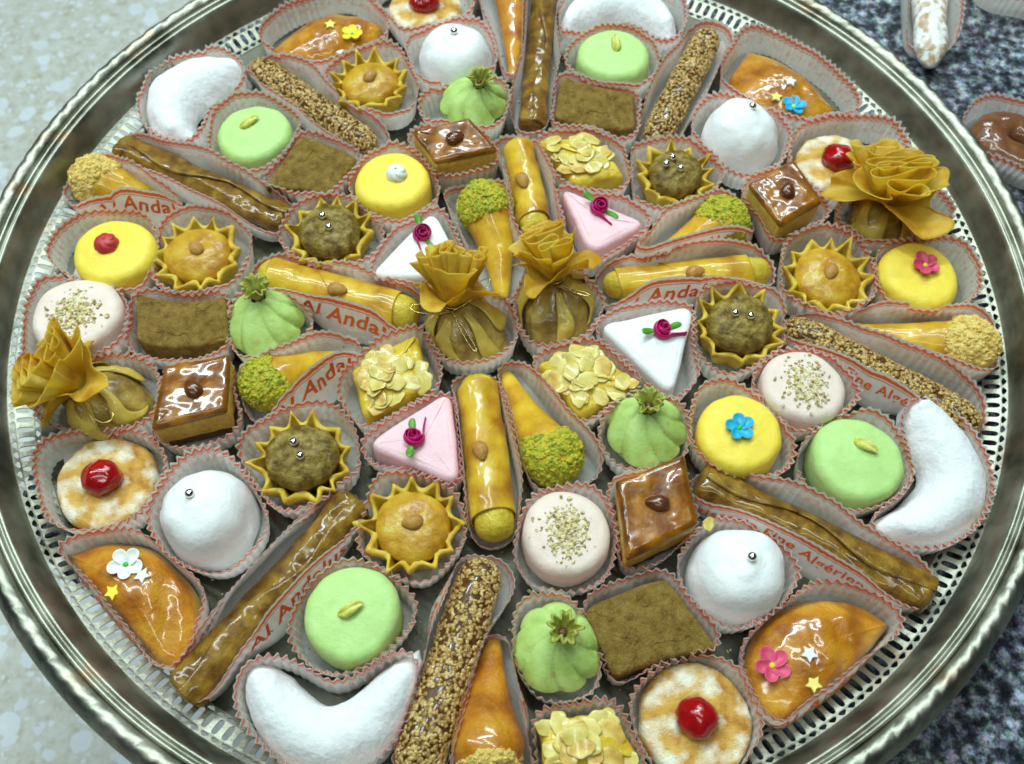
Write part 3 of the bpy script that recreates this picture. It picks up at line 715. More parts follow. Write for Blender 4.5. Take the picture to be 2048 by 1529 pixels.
def cigar(t, L, r, seed):
    V, F = capsule(L, lambda u: r*(.94-.0*u), 32, 70, 14, .9, z=r*.9+.1); V = rough(V, F, .05, 1.4, seed, 2); mk('marzipan_core', V, F, mt['marzipan'], t)
    # dough wrapped in two slanting laps
    n, m = 60, 60; a = np.linspace(0, 2*np.pi, n, endpoint=False)
    for k, (x0, x1, sl, dr) in enumerate(((-L*.41, L*.12, 1.2, .035), (-L*.02, L*.38, -1.1, .075))):
        rows = []
        for j in range(m):
            v = j/(m-1); xs = x0+(x1-x0)*v+sl*1.1*np.cos(a-1.4+k)*(v if k == 0 else 1-v)*1.0+(.18*np.cos(a+2)*(1-v if k == 0 else v))
            rr = r*(.95+dr)*(1-.03*np.sin(v*math.pi*2))+.0
            rows.append(np.stack([xs, rr*np.cos(a), rr*.9*np.sin(a)+r*.9+.1], -1))
        V = np.vstack(rows); V = rough(V, [gridq(n, m)], .035, 1.0, seed+k, 2); mk('dough_wrap', V, [gridq(n, m)], mt['cigar'], t, mods=(('solid', .06),))
    nut(t, (.2, -.25, r*1.9+.1), .15, .95, 'nut', 'almond')
def brown_roll(t, L, r, seed):
    V, F = capsule(L, lambda u: r*(.92+.16*abs(2*u-1)**2), 36, 150, 40, .82, shape=lambda a, u: 1+.06*np.sin(3*a+9*u)+.05*np.sin(7*a-14*u)*np.sin(u*20)); V = rough(V, F, .045, 1.2, seed, 3)
    # the ends are open: push the end caps in
    e = np.abs(V[:, 0]) > L*.498; V[e, 0] *= .97
    mk('rolled_pastry', V, F, mt['roll'], t)
    n, m = 10, 120; x = np.linspace(-L*.47, L*.49, m); rows = []
    for j in range(n):
        a = .1+j/(n-1)*(1.5+.3*np.sin(x+seed))+.3*np.sin(x*.4+seed); rr = r*1.0+.01; rows.append(np.stack([x, rr*np.cos(a), rr*.84*np.sin(a)+r*.82+.14], -1))
    V = np.vstack(rows); V = rough(V, [gridq(m, n, False)], .05, 1.3, seed+3, 2); mk('outer_fold', V, [gridq(m, n, False)], mt['roll'], t, mods=(('solid', .09),))
def sesame(t, L, r, seed):
    rng = np.random.default_rng(seed)
    V, F = capsule(L, lambda u: r, 30, 70, 10, .88); V = rough(V, F, .06, 1.0, seed, 2); mk('caramel_core', V, F, mt['sesame_core'], t)
    P, N = surf_samples(V, F, int(L*r*215), rng, lambda c: (c[:, 2] > r*.45)*1.0)
    Vs, Fs = scatter(P+N*.02, N, rng.uniform(.85, 1.15, len(P)), rng, (.135, .085, .05), .2)
    o = mk('sesame_seeds', Vs, Fs, mt['seed'], t); o['kind'] = 'stuff'
def turnover(t, C, rad, seed):
    P = rpoly(C, rad, 150)
    V, F = slab(P, [(.15, Z0), (.0, .18), (-.02, .38), (.03, .62), (.14, .85)], lambda Q, s: .55*(1-(1-s)**4)+.40*np.exp(-(Q**2).sum(1)/4), 30)
    V = rough(V, F, .06, .9, seed, 3)
    g = np.sin(V[:, 0]*4.0+.8*V[:, 1])*np.clip((V[:, 2]-1.0)/.4, 0, 1)*np.exp(-((V[:, 0]-1.4)/1.2)**2); V[:, 2] += .09*g
    mk('glazed_dough', V, F, mt['glaze'], t); return V
def zat(V, x, y):
    i = np.argmin((V[:, 0]-x)**2+(V[:, 1]-y)**2-.02*V[:, 2]); return V[i, 2]
def biscuit(t, r, seed):
    P = circ(r, 110, .012, seed); V, F = slab(P, [(.2, Z0), (.0, .25), (-.02, .6), (.06, .95), (.22, 1.12)], lambda Q, s: .12*(1-(1-s)**2)-.25*np.exp(-((1-s)/.3)**4), 22); V = rough(V, F, .06, 1.4, seed, 3)
    mk('biscuit_body', V, F, mt['biscuit'], t)
    V, F = ell(.90, .86, .72, 30, 20); V = rough(V, F, .10, 1.6, seed, 3); V[:, 2] += 1.45; mk('cherry', V, F, mt['cherry'], t)
def fig(t, neck, seed, frill=True):
    n, m = 144, 44; a = np.linspace(0, 2*np.pi, n, endpoint=False); r0 = 1.84; H = 2.4; rows = []
    k = 7
    for j in range(m):
        v = j/(m-1); z = Z0+H*v
        r = r0*math.sin(min(1, (v*1.15+.32))*math.pi*.5)**.7 if v < .42 else r0*((1-((v-.42)/.58)**1.7)*.82+.20)
        if v < .05: r *= .9
        tw = a+v*1.0; am = .21*np.clip(v*1.5-.1, 0, 1)
        pl = (np.abs(np.sin(k*tw/2+seed+.5*np.sin(2*tw+seed)))**.38-.80)*am*1.35+.05*np.sin(3*tw+seed)*v
        rr = r*(1+pl); rows.append(np.stack([rr*np.cos(a)+neck[0]*v**1.6, rr*np.sin(a)+neck[1]*v**1.6, np.full(n, z)], -1))
    V = np.vstack(rows); F = gridq(n, m); V = rough(V, [F], .05, .9, seed, 2); i = np.arange(n)
    mk('gathered_body', V, [F], mt['fig'], t)
    rows = []; c = np.array([neck[0], neck[1]]); d = np.array([neck[0]*.25, neck[1]*.25]); m = 12
    for side in (0, 1):
        for j in range(m):
            v = j/(m-1) if not side else 1-j/(m-1); lob = np.sin(5*a+seed)*.5+.5*np.sin(8*a+2*seed)*.5
            r = .30+.34*v**1.6*(1+.55*lob)+.10*v*np.sin(11*a+seed)-.10*side; z = Z0+H-.10+.72*v-.16*v*v*lob
            if side: r = np.maximum(r, .12+.1*v); z = z+.03
            rows.append(np.stack([r*np.cos(a)+c[0]+d[0]*v, r*np.sin(a)+c[1]+d[1]*v, z], -1))
    V = np.vstack(rows); F = gridq(n, 2*m); V = rough(V, [F], .05, 2.5, seed, 2); mk('frilled_opening', V, [F], mt['fig_frill'], t)
    V, F = ell(.20, .20, .24, 18, 12); V = rough(V, F, .06, 4, seed); V[:, 0] += c[0]+d[0]*.2; V[:, 1] += c[1]+d[1]*.2; V[:, 2] += H+.18; mk('nut_filling', V, F, mt['dark_hole'], t)

def purse(t, neck, head, seed, spread=1.0, loops=True, flat_=1.0, turn=0.0):
    """neck, head: local 3-D points; the phyllo head opens along neck -> head"""
    rng = np.random.default_rng(seed); neck = np.array(neck, float); head = np.array(head, float)
    n, m = 96, 40; a = np.linspace(0, 2*np.pi, n, endpoint=False); rows = []
    for j in range(m):
        v = j/(m-1); r = 1.78*(1-abs((v-.34)/.70)**2.3)**.5 if v < .9 else None
        r = 1.75*math.sqrt(max(.02, 1-abs((v-.36)/.68)**2.4)) if v < .98 else .35
        r = max(.34, r); c = neck*np.array([1, 1, 0])*v**1.5; z = Z0+(neck[2]-Z0)*v
        rr = r*(1+.06*np.sin(4*a+seed)+.05*np.sin(9*a+5*v)*v); rows.append(np.stack([rr*np.cos(a)+c[0], rr*np.sin(a)+c[1], np.full(n, z)], -1))
    V = np.vstack(rows); F = gridq(n, m); V = rough(V, [F], .10, 1.1, seed, 3); mk('filled_sac', V, [F], mt['sac'], t)
    # pale straps of phyllo running down over the sac
    for k in range(6):
        th = k*2*np.pi/6+rng.uniform(-.25, .25)+turn; rows = []; mm = 26; w1 = rng.uniform(.38, .62); end = rng.uniform(.55, .88); bow = rng.uniform(-.6, .6)
        for j in range(mm):
            v = j/(mm-1); vv = 1-v*end
            r = max(.36, 1.75*math.sqrt(max(.02, 1-abs((vv-.36)/.68)**2.4))); c = neck[:2]*vv**1.5; z = Z0+(neck[2]-Z0)*vv
            hw = (.12+(w1-.12)*math.sin(min(1, v*1.5)*math.pi/2))*(1-.35*max(0, v-.7)/.3)
            q = np.linspace(-1, 1, 9); aa = th+bow*math.sin(v*3)+q*hw/max(.45, r)
            rr = r+.05+.13*(1-np.abs(q)**1.5)*(1-.5*v)+.10*math.sin(v*math.pi); rows.append(np.stack([rr*np.cos(aa)+c[0], rr*np.sin(aa)+c[1], np.full(9, z+.06)], -1))
        V = np.vstack(rows); F = gridq(9, mm, False); V = rough(V, [F], .09, 1.2, seed+k, 2); mk('phyllo_strap', V, [F], mt['phyllo_pale'], t, mods=(('solid', .05),))
    R = axis_to(head-neck)
    def place(V): return rotz(V, turn) @ R.T+neck
    H = float(np.linalg.norm(head-neck))*1.45
    # accordion-folded sheets in the middle
    for part, (y0, y1, nf, A1) in enumerate(((-1.30, 1.25, 6.0, .95),)):
        nt_, mv = 420, 26; u = np.linspace(0, 1, nt_); rows = []
        env = .80+.20*np.sin(u*7+seed)+.15*np.sin(u*17+2*seed); drift = .18*np.sin(5*u+seed)
        for j in range(mv):
            v = j/(mv-1); k_ = (.16+.94*v**.75)*spread
            ph = 2*np.pi*nf*u+.5*np.sin(6*u+seed)
            x = k_*(A1*np.sin(ph)*env+drift); y = k_*((y0+(y1-y0)*u)-.17*np.sin(2*ph)+.10*np.sin(11*u+seed))
            z = H*v*(.97+.05*np.sin(9*u+seed))-.10*v*v*np.abs(y)
            rows.append(np.stack([x, y, z], -1))
        V = place(np.vstack(rows)); F = gridq(nt_, mv, False); V = rough(V, [F], .04, 1.3, seed, 2); mk('phyllo_ruffle', V, [F], mt['phyllo'], t, mods=(('solid', .028),))
    # outer sheet gathered round them, with loose corners
    na, mv = 300, 26; a = np.linspace(0, 2*np.pi, na, endpoint=False)
    for lay in range(2):
        rows = []; sd = seed+lay*17; ph = lay*.8+seed
        corner = (np.abs(np.cos(1.5*(a+ph))))**3*(1 if lay else .35)*flat_
        fold = np.sin(7*a+1.6*np.sin(2*a+sd)+sd)+.5*np.sin(13*a+sd)
        oval = 1/np.sqrt((np.cos(a)/1.0)**2+(np.sin(a)/1.28)**2)
        for j in range(mv):
            v = j/(mv-1); r = .26+spread*v**.85*oval*(.98-.10*lay)+spread*v**2*.95*corner
            r = r+.13*v*fold*spread
            z = H*(.78-.36*lay)*v*(1-.25*corner)-(.35+.25*lay)*v**3*corner+.08*v*fold+.12*v*np.sin(3*a+sd)
            rows.append(np.stack([r*np.cos(a+.10*v*fold), r*np.sin(a+.10*v*fold), z], -1))
        V = place(np.vstack(rows)); V[:, 2] = np.maximum(V[:, 2], 1.2); F = gridq(na, mv); V = rough(V, [F], .06, 1.0, sd, 2); mk('phyllo_collar', V, [F], mt['phyllo'], t, mods=(('solid', .028),))
    # gold thread round the neck with a bow
    q = np.linspace(0, 2*np.pi, 40); ringp = np.stack([.42*np.cos(q), .42*np.sin(q), 0*q], -1) @ R.T+neck
    parts = [tube(ringp, .035, 8)]
    if loops:
        for (dx, dy, s, wd) in loops:
            u = np.linspace(0, 1, 40); L = np.array([dx, dy]); l = np.linalg.norm(L); d = L/l; p = np.array([-d[1], d[0]])
            along = np.sin(u*np.pi)*l; side = np.sin(u*2*np.pi)*wd
            base = neck[:2]+np.array([0, -.45])
            P = np.stack([base[0]+d[0]*along+p[0]*side, base[1]+d[1]*along+p[1]*side, neck[2]+.15+s*np.sin(u*np.pi)], -1); parts.append(tube(P, .028, 6))
    V, F = join(parts); mk('gold_thread', V, F, mt['gold'], t)

# ------------------------------------------------------------------ the pastries of the tray (each placed where it lies)
ITEMS = []          # dicts: foot outline in world cm, centre, rot, label short, case options
def add(fp, short, **k): ITEMS.append(dict(fp=np.asarray(fp), short=short, **k))
def world_fp(P, c, rot=0.0): return rotz(np.c_[P, P[:, 0]*0], rot)[:, :2]+np.asarray(c)

G = dict(green='round green iced cakes with pistachio', yellow='round yellow iced cakes with sugar decorations', pale='pale pink round cakes with chopped nuts', dome='white domed cakes with a silver ball',
         tart='crimped star tarts with a nut', btart='crimped star tarts with brown filling and silver balls', cres='white powdered crescents', sand='sandy brown lozenge biscuits', car='caramel topped sponge squares',
         fig='green gathered marzipan figs', tri='iced triangles with a ribbon rosebud', fla='almond flake squares', pcone='pastry cones dipped in pistachio', ccone='pastry cones with golden crumbs', cig='golden dough cigars with an almond',
         roll='long brown glazed rolls', ses='sesame coated sticks', purse='tied phyllo purses', turn='honey glazed turnovers with sugar stars', cher='round biscuits with a candied cherry', case='printed paper cases')

def rounds():
    D = [('green', (505, 262), 2.0, 'the green cake at upper left', 'green iced cake with pistachio beside the upper left white crescent', .5),
         ('green', (1228, 105), 2.05, 'the green cake at the top', 'green iced cake with pistachio in front of the top white crescent', 1.5),
         ('green', (1720, 915), 2.1, 'the green cake at right', 'green iced cake with pistachio hugged by the right white crescent', -.75),
         ('green', (702, 1225), 2.05, 'the green cake at lower left', 'green iced cake with pistachio above the lower left white crescent', .35),
         ('yellow', (783, 358), 2.0, 'the yellow cake with white flower', 'yellow iced cake with a small white sugar flower', 0),
         ('yellow', (225, 498), 2.05, 'the yellow cake with red rosette', 'yellow iced cake with a red sugar rosette', 0),
         ('yellow', (1842, 545), 2.0, 'the yellow cake with pink flower', 'yellow iced cake with a pink sugar flower', 0),
         ('yellow', (1482, 862), 2.0, 'the yellow cake with blue flower', 'yellow iced cake with a blue sugar flower', 0),
         ('pale', (148, 625), 2.15, 'the nut-sprinkled cake at far left', 'pale pink cake sprinkled with nuts behind the leftmost phyllo purse', 0),
         ('pale', (1610, 768), 1.98, 'the nut-sprinkled cake at right', 'pale pink cake sprinkled with nuts above the right green cake', 0),
         ('pale', (1133, 1063), 1.98, 'the nut-sprinkled cake at lower centre', 'pale pink cake sprinkled with nuts left of the lower caramel square', 0)]
    for i, (k, px, r, short, lab, rt) in enumerate(D):
        c = at(*px, 2.1); t = thing('iced_cake', c, lab, 'cake', G[k]); rng = np.random.default_rng(i)
        zt = round_cake(t, r, {'green': 'green_icing', 'yellow': 'yellow_icing', 'pale': 'pale_icing'}[k], 'green_sponge' if k == 'green' else 'sponge', i)
        if k == 'green': pistachio(t, {0: (-.2, .45, zt+.02), 1: (.1, .55, zt+.02), 2: (.3, .5, zt+.02), 3: (0, .1, zt+.02)}[i], rt)
        if i == 4: rosette(t, (.25, .25, zt-.05), 'f_white', 'f_green', .95, .5)
        if i == 5: rosette(t, (-.3, .2, zt-.05), 'f_red', 'f_red', 1.05)
        if i == 6: flower(t, (.2, .3, zt-.02), 'f_pink', 'f_yellow', 1.05, .4)
        if i == 7: flower(t, (-.1, .05, zt-.02), 'f_blue', 'f_green', 1.05, .2)
        if k == 'pale':
            m = 420; q = rng.normal(0, 1, (m, 2))*np.array([.48, .5]); q += np.where(rng.random((m, 1)) < .5, [[.1, .25]], [[.0, -.3]])
            q = q[np.linalg.norm(q, axis=1) < r*.86]; z = zt+.01-.10*(np.linalg.norm(q, axis=1)/r)**2
            V, F = scatter(np.c_[q, z], np.tile([0, 0, 1.0], (len(q), 1)), rng.uniform(.035, .11, len(q))**1.0, rng, (1, .8, .6), .5)
            o = mk('chopped_nuts', V, F, mt['nut_crumb'], t, smooth=False); o['kind'] = 'stuff'
        add(world_fp(circ(r, 64), c), short, text=None)
    for i, (px, ball, short, lab) in enumerate([((910, 118), (.0, .45), 'the white dome at the top', 'white domed cake with silver ball behind the topmost green fig'),
                                ((1480, 272), (.35, .55), 'the white dome at upper right', 'white domed cake with silver ball below the blue-flowered turnover'),
                                ((417, 1035), (-.45, .45), 'the white dome at lower left', 'white domed cake with silver ball between cherry biscuit and brown-filled tart'),
                                ((1473, 1148), (.35, .25), 'the white dome at lower right', 'white domed cake with silver ball beside the lower brown lozenge')]):
        c = at(*px, 1.3); t = thing('domed_cake', c, lab, 'cake', G['dome']); dome(t, 2.16, i+3, ball); add(world_fp(circ(2.16, 64), c), short)
    for i, (px, R, br, short, lab) in enumerate([((740, 165), 2.25, 0, 'the nut tart at the top', 'crimped golden tart with a nut below the yellow-flowered turnover'),
                                ((395, 508), 2.35, 0, 'the nut tart at left', 'crimped golden tart with a nut right of the red-rosette yellow cake'),
                                ((825, 1052), 2.35, 0, 'the nut tart at the bottom', 'crimped golden tart with a nut above the lower left green cake'),
                                ((1655, 553), 2.38, 0, 'the nut tart at right', 'crimped golden tart with a nut left of the pink-flowered yellow cake'),
                                ((660, 468), 2.35, 1, 'the brown-filled tart at upper left', 'crimped tart with brown filling and silver balls beside the brown glazed roll'),
                                ((1350, 352), 2.15, 1, 'the brown-filled tart at upper right', 'crimped tart with brown filling and silver balls above the pistachio cone'),
                                ((605, 918), 2.38, 1, 'the brown-filled tart at lower left', 'crimped tart with brown filling and silver balls left of the pink triangle'),
                                ((1478, 652), 2.35, 1, 'the brown-filled tart at right', 'crimped tart with brown filling and silver balls beside the right white triangle')]):
        c = at(*px, 1.4); t = thing('star_tart', c, lab, 'tart', G['btart' if br else 'tart']); tart(t, R, {4: 10, 5: 12, 6: 14, 7: 13}.get(i, i+1), br); add(world_fp(circ(R*.92, 64), c), short)
    for i, (px, r, short, lab) in enumerate([((850, 12), 2.2, 'the cherry biscuit at the top', 'sugared biscuit with red cherry cut by the top edge of the photo'),
                                ((1672, 325), 2.15, 'the cherry biscuit at upper right', 'sugared biscuit with red cherry half hidden by the right phyllo purse'),
                                ((210, 962), 2.3, 'the cherry biscuit at lower left', 'sugared biscuit with red cherry in front of the left phyllo purse'),
                                ((1393, 1440), 2.35, 'the cherry biscuit at the bottom', 'sugared biscuit with red cherry left of the pink-flowered turnover')]):
        c = at(*px, 1.1); t = thing('cherry_biscuit', c, lab, 'biscuit', G['cher']); biscuit(t, r, i+20); add(world_fp(circ(r, 64), c), short)
rounds()

def polys():
    def quad(pxs, z): return np.array([at(*p, z) for p in pxs])
    def base(C):
        c = centroid(C); return c, C-c
    for i, (pxs, short, lab) in enumerate([(((1125, 156), (1266, 190), (1268, 262), (1112, 240)), 'the brown lozenge at the top', 'sandy brown lozenge biscuit in front of the top green cake'),
                          (((602, 274), (716, 312), (655, 390), (532, 365)), 'the brown lozenge at upper left', 'sandy brown lozenge biscuit left of the white-flowered yellow cake'),
                          (((272, 602), (447, 600), (452, 692), (275, 690)), 'the brown lozenge at left', 'sandy brown block biscuit between pale nut cake and green fig'),
                          (((1172, 1212), (1332, 1160), (1432, 1285), (1230, 1350)), 'the brown lozenge at lower right', 'sandy brown lozenge biscuit right of the lowest green fig')]):
        c, C = base(quad(pxs, 1.75)); t = thing('lozenge_biscuit', c, lab, 'biscuit', G['sand'])
        P = rpoly(C, .3, 100); sand(t, C, i+30); add(P+c, short)
    for i, (pxs, short, lab) in enumerate([(((828, 262), (937, 238), (992, 298), (872, 322)), 'the caramel square at upper centre', 'caramel topped sponge square below the topmost green fig'),
                          (((1500, 368), (1587, 322), (1642, 402), (1562, 448)), 'the caramel square at upper right', 'caramel topped sponge square left of the right phyllo purse'),
                          (((330, 735), (455, 712), (450, 820), (306, 855)), 'the caramel square at left', 'shiny caramel topped sponge square right of the left phyllo purse'),
                          (((1236, 965), (1366, 914), (1392, 1048), (1256, 1115)), 'the caramel square at lower right', 'caramel topped sponge square right of the lower nut-sprinkled cake')]):
        c, C = base(quad(pxs, 2.7)); t = thing('caramel_square', c, lab, 'pastry', G['car'], z=.15); caramel_square(t, C*1.0, i+40); add(rpoly(C*.95, .3, 90)+c, short)
    for i, (pxs, mat, rb, short, lab) in enumerate([(((866, 420), (738, 552), (935, 556)), 'white_icing', (846, 468), 'the white triangle at left', 'white iced triangle with magenta rosebud partly hidden by a phyllo purse'),
                          (((1388, 612), (1196, 650), (1345, 790)), 'white_icing', (1322, 662), 'the white triangle at right', 'white iced triangle with magenta rosebud right of the centre'),
                          (((900, 780), (730, 890), (918, 968)), 'pink_icing', (826, 880), 'the pink triangle at lower left', 'pink iced triangle with rosebud left of the upright almond cigar'),
                          (((1120, 374), (1296, 446), (1182, 508)), 'pink_icing', (1198, 415), 'the pink triangle at upper right', 'pink iced triangle with rosebud above the horizontal almond cigar')]):
        c, C = base(quad(pxs, 1.9)); t = thing('iced_triangle', c, lab, 'cake', G['tri']); triangle(t, C, mat, i+50)
        q = at(*rb, 2.1)-c; rosebud(t, (q[0], q[1], 2.03), (-.3, 1.2, 2.4, .2)[i], 1.5); add(rpoly(C, .5, 90)+c, short)
    for i, (pxs, short, lab) in enumerate([(((1070, 272), (1190, 262), (1256, 348), (1150, 365)), 'the flaked almond square at the top', 'almond flake square below the top brown lozenge'),
                          (((695, 735), (836, 655), (864, 768), (728, 838)), 'the flaked almond square at centre left', 'almond flake square left of the centre phyllo purses'),
                          (((1070, 722), (1178, 678), (1280, 766), (1160, 832)), 'the flaked almond square at centre right', 'almond flake square below the right white triangle'),
                          (((1075, 1435), (1225, 1425), (1290, 1520), (1085, 1560)), 'the flaked almond square at the bottom', 'almond flake square cut by the bottom edge of the photo')]):
        c, C = base(quad(pxs, 1.9)); t = thing('almond_square', c, lab, 'pastry', G['fla']); flaked(t, C, i+60); add(rpoly(C*.97, .4, 90)+c, short)
    T = [(((540, 100), (600, 50), (690, 20), (772, 48), (735, 100), (640, 135), (560, 128)), (.1, 1.5, 1.5, .6, 1.0, 1.5, .8), 'the turnover with yellow flower', 'honey glazed turnover with a yellow sugar flower', ('f_yellow', 'f_green', (703, 62), .9), (('f_lemon', (662, 58)), ('f_white', (680, 97)))),
         (((1496, 98), (1560, 118), (1640, 180), (1685, 228), (1600, 250), (1490, 225), (1450, 160)), (.1, 1.5, 1.5, .1, 1.3, 1.5, 1.2), 'the turnover with blue flower', 'honey glazed turnover with a blue sugar flower', ('f_blue', 'f_yellow', (1590, 205), .95), (('f_white', (1578, 172)), ('f_lemon', (1552, 196)))),
         (((125, 1106), (200, 1082), (300, 1085), (392, 1180), (400, 1265), (352, 1345), (310, 1325), (185, 1185)), (.1, 1.2, 1.5, 1.5, 1.2, .5, 1.0, 2.0), 'the turnover with white flower', 'honey glazed turnover with a white sugar flower', ('f_white', 'f_green', (250, 1128), 1.1), (('f_white', (288, 1155)), ('f_yellow', (226, 1186)))),
         (((1484, 1320), (1530, 1235), (1620, 1190), (1720, 1200), (1786, 1248), (1700, 1355), (1562, 1455), (1512, 1420)), (1.2, 1.5, 1.5, 1.2, .1, 1.5, .2, .8), 'the turnover with pink flower', 'honey glazed turnover with a pink sugar flower', ('f_pink', 'f_yellow', (1548, 1328), 1.1), (('f_white', (1616, 1310)), ('f_lemon', (1628, 1368))))]
    for i, (pxs, rad, short, lab, fl_, st) in enumerate(T):
        c, C = base(quad(pxs, 1.0)); t = thing('glazed_turnover', c, lab, 'pastry', G['turn']); V = turnover(t, C, rad, i+70)
        q = at(*fl_[2], 1.8)-c; flower(t, (q[0], q[1], zat(V, *q)-.02), fl_[0], fl_[1], fl_[3], i)
        for col, p in st:
            q = at(*p, 1.6)-c; star(t, (q[0], q[1], zat(V, *q)+.0), col, .40, i+.4)
        add(rpoly(C, rad, 120)+c, short, tall=1.0, text=[(200, 1215, 0)] if i == 2 else ([(1690, 1400, 0)] if i == 3 else None))
    Cc = [(((500, 158), (470, 128), (380, 118), (300, 158), (283, 222), (305, 280), (350, 306), (395, 308), (412, 290)), ((500, 158), (494, 180), (440, 196), (392, 228), (388, 262), (412, 290)), 'the crescent at upper left', 'white powdered crescent at the upper left rim of the tray'),
          (((1122, 92), (1113, 55), (1145, 0), (1235, -25), (1325, 0), (1357, 50), (1357, 98), (1338, 110)), ((1122, 92), (1142, 96), (1170, 70), (1235, 45), (1300, 70), (1322, 102), (1338, 110)), 'the crescent at the top', 'white powdered crescent behind the top green cake'),
          (((1806, 808), (1830, 790), (1870, 808), (1940, 875), (1985, 960), (1965, 1045), (1915, 1092), (1840, 1105), (1760, 1088), (1708, 1058)), ((1806, 808), (1796, 845), (1820, 908), (1850, 960), (1800, 1012), (1750, 1040), (1708, 1058)), 'the crescent at right', 'white powdered crescent at the right rim of the tray'),
          (((502, 1318), (478, 1352), (498, 1450), (555, 1530), (660, 1575), (765, 1528), (832, 1425), (852, 1335), (836, 1296)), ((502, 1318), (560, 1334), (625, 1392), (662, 1420), (700, 1392), (772, 1330), (836, 1296)), 'the crescent at lower left', 'white powdered crescent at the bottom rim of the tray')]
    for i, (A, B, short, lab) in enumerate(Cc):
        A = np.array([at(*p, .9) for p in A]); B = np.array([at(*p, .9) for p in B]); c = (A.mean(0)+B.mean(0))/2
        t = thing('powdered_crescent', c, lab, 'pastry', G['cres']); poly = crescent(t, A-c, B-c, i+80)
        if 0.5*np.sum(poly[:, 0]*np.roll(poly[:, 1], -1)-np.roll(poly[:, 0], -1)*poly[:, 1]) < 0: poly = poly[::-1]
        add(resample(poly, 130)+c, short, smooth=6)
polys()

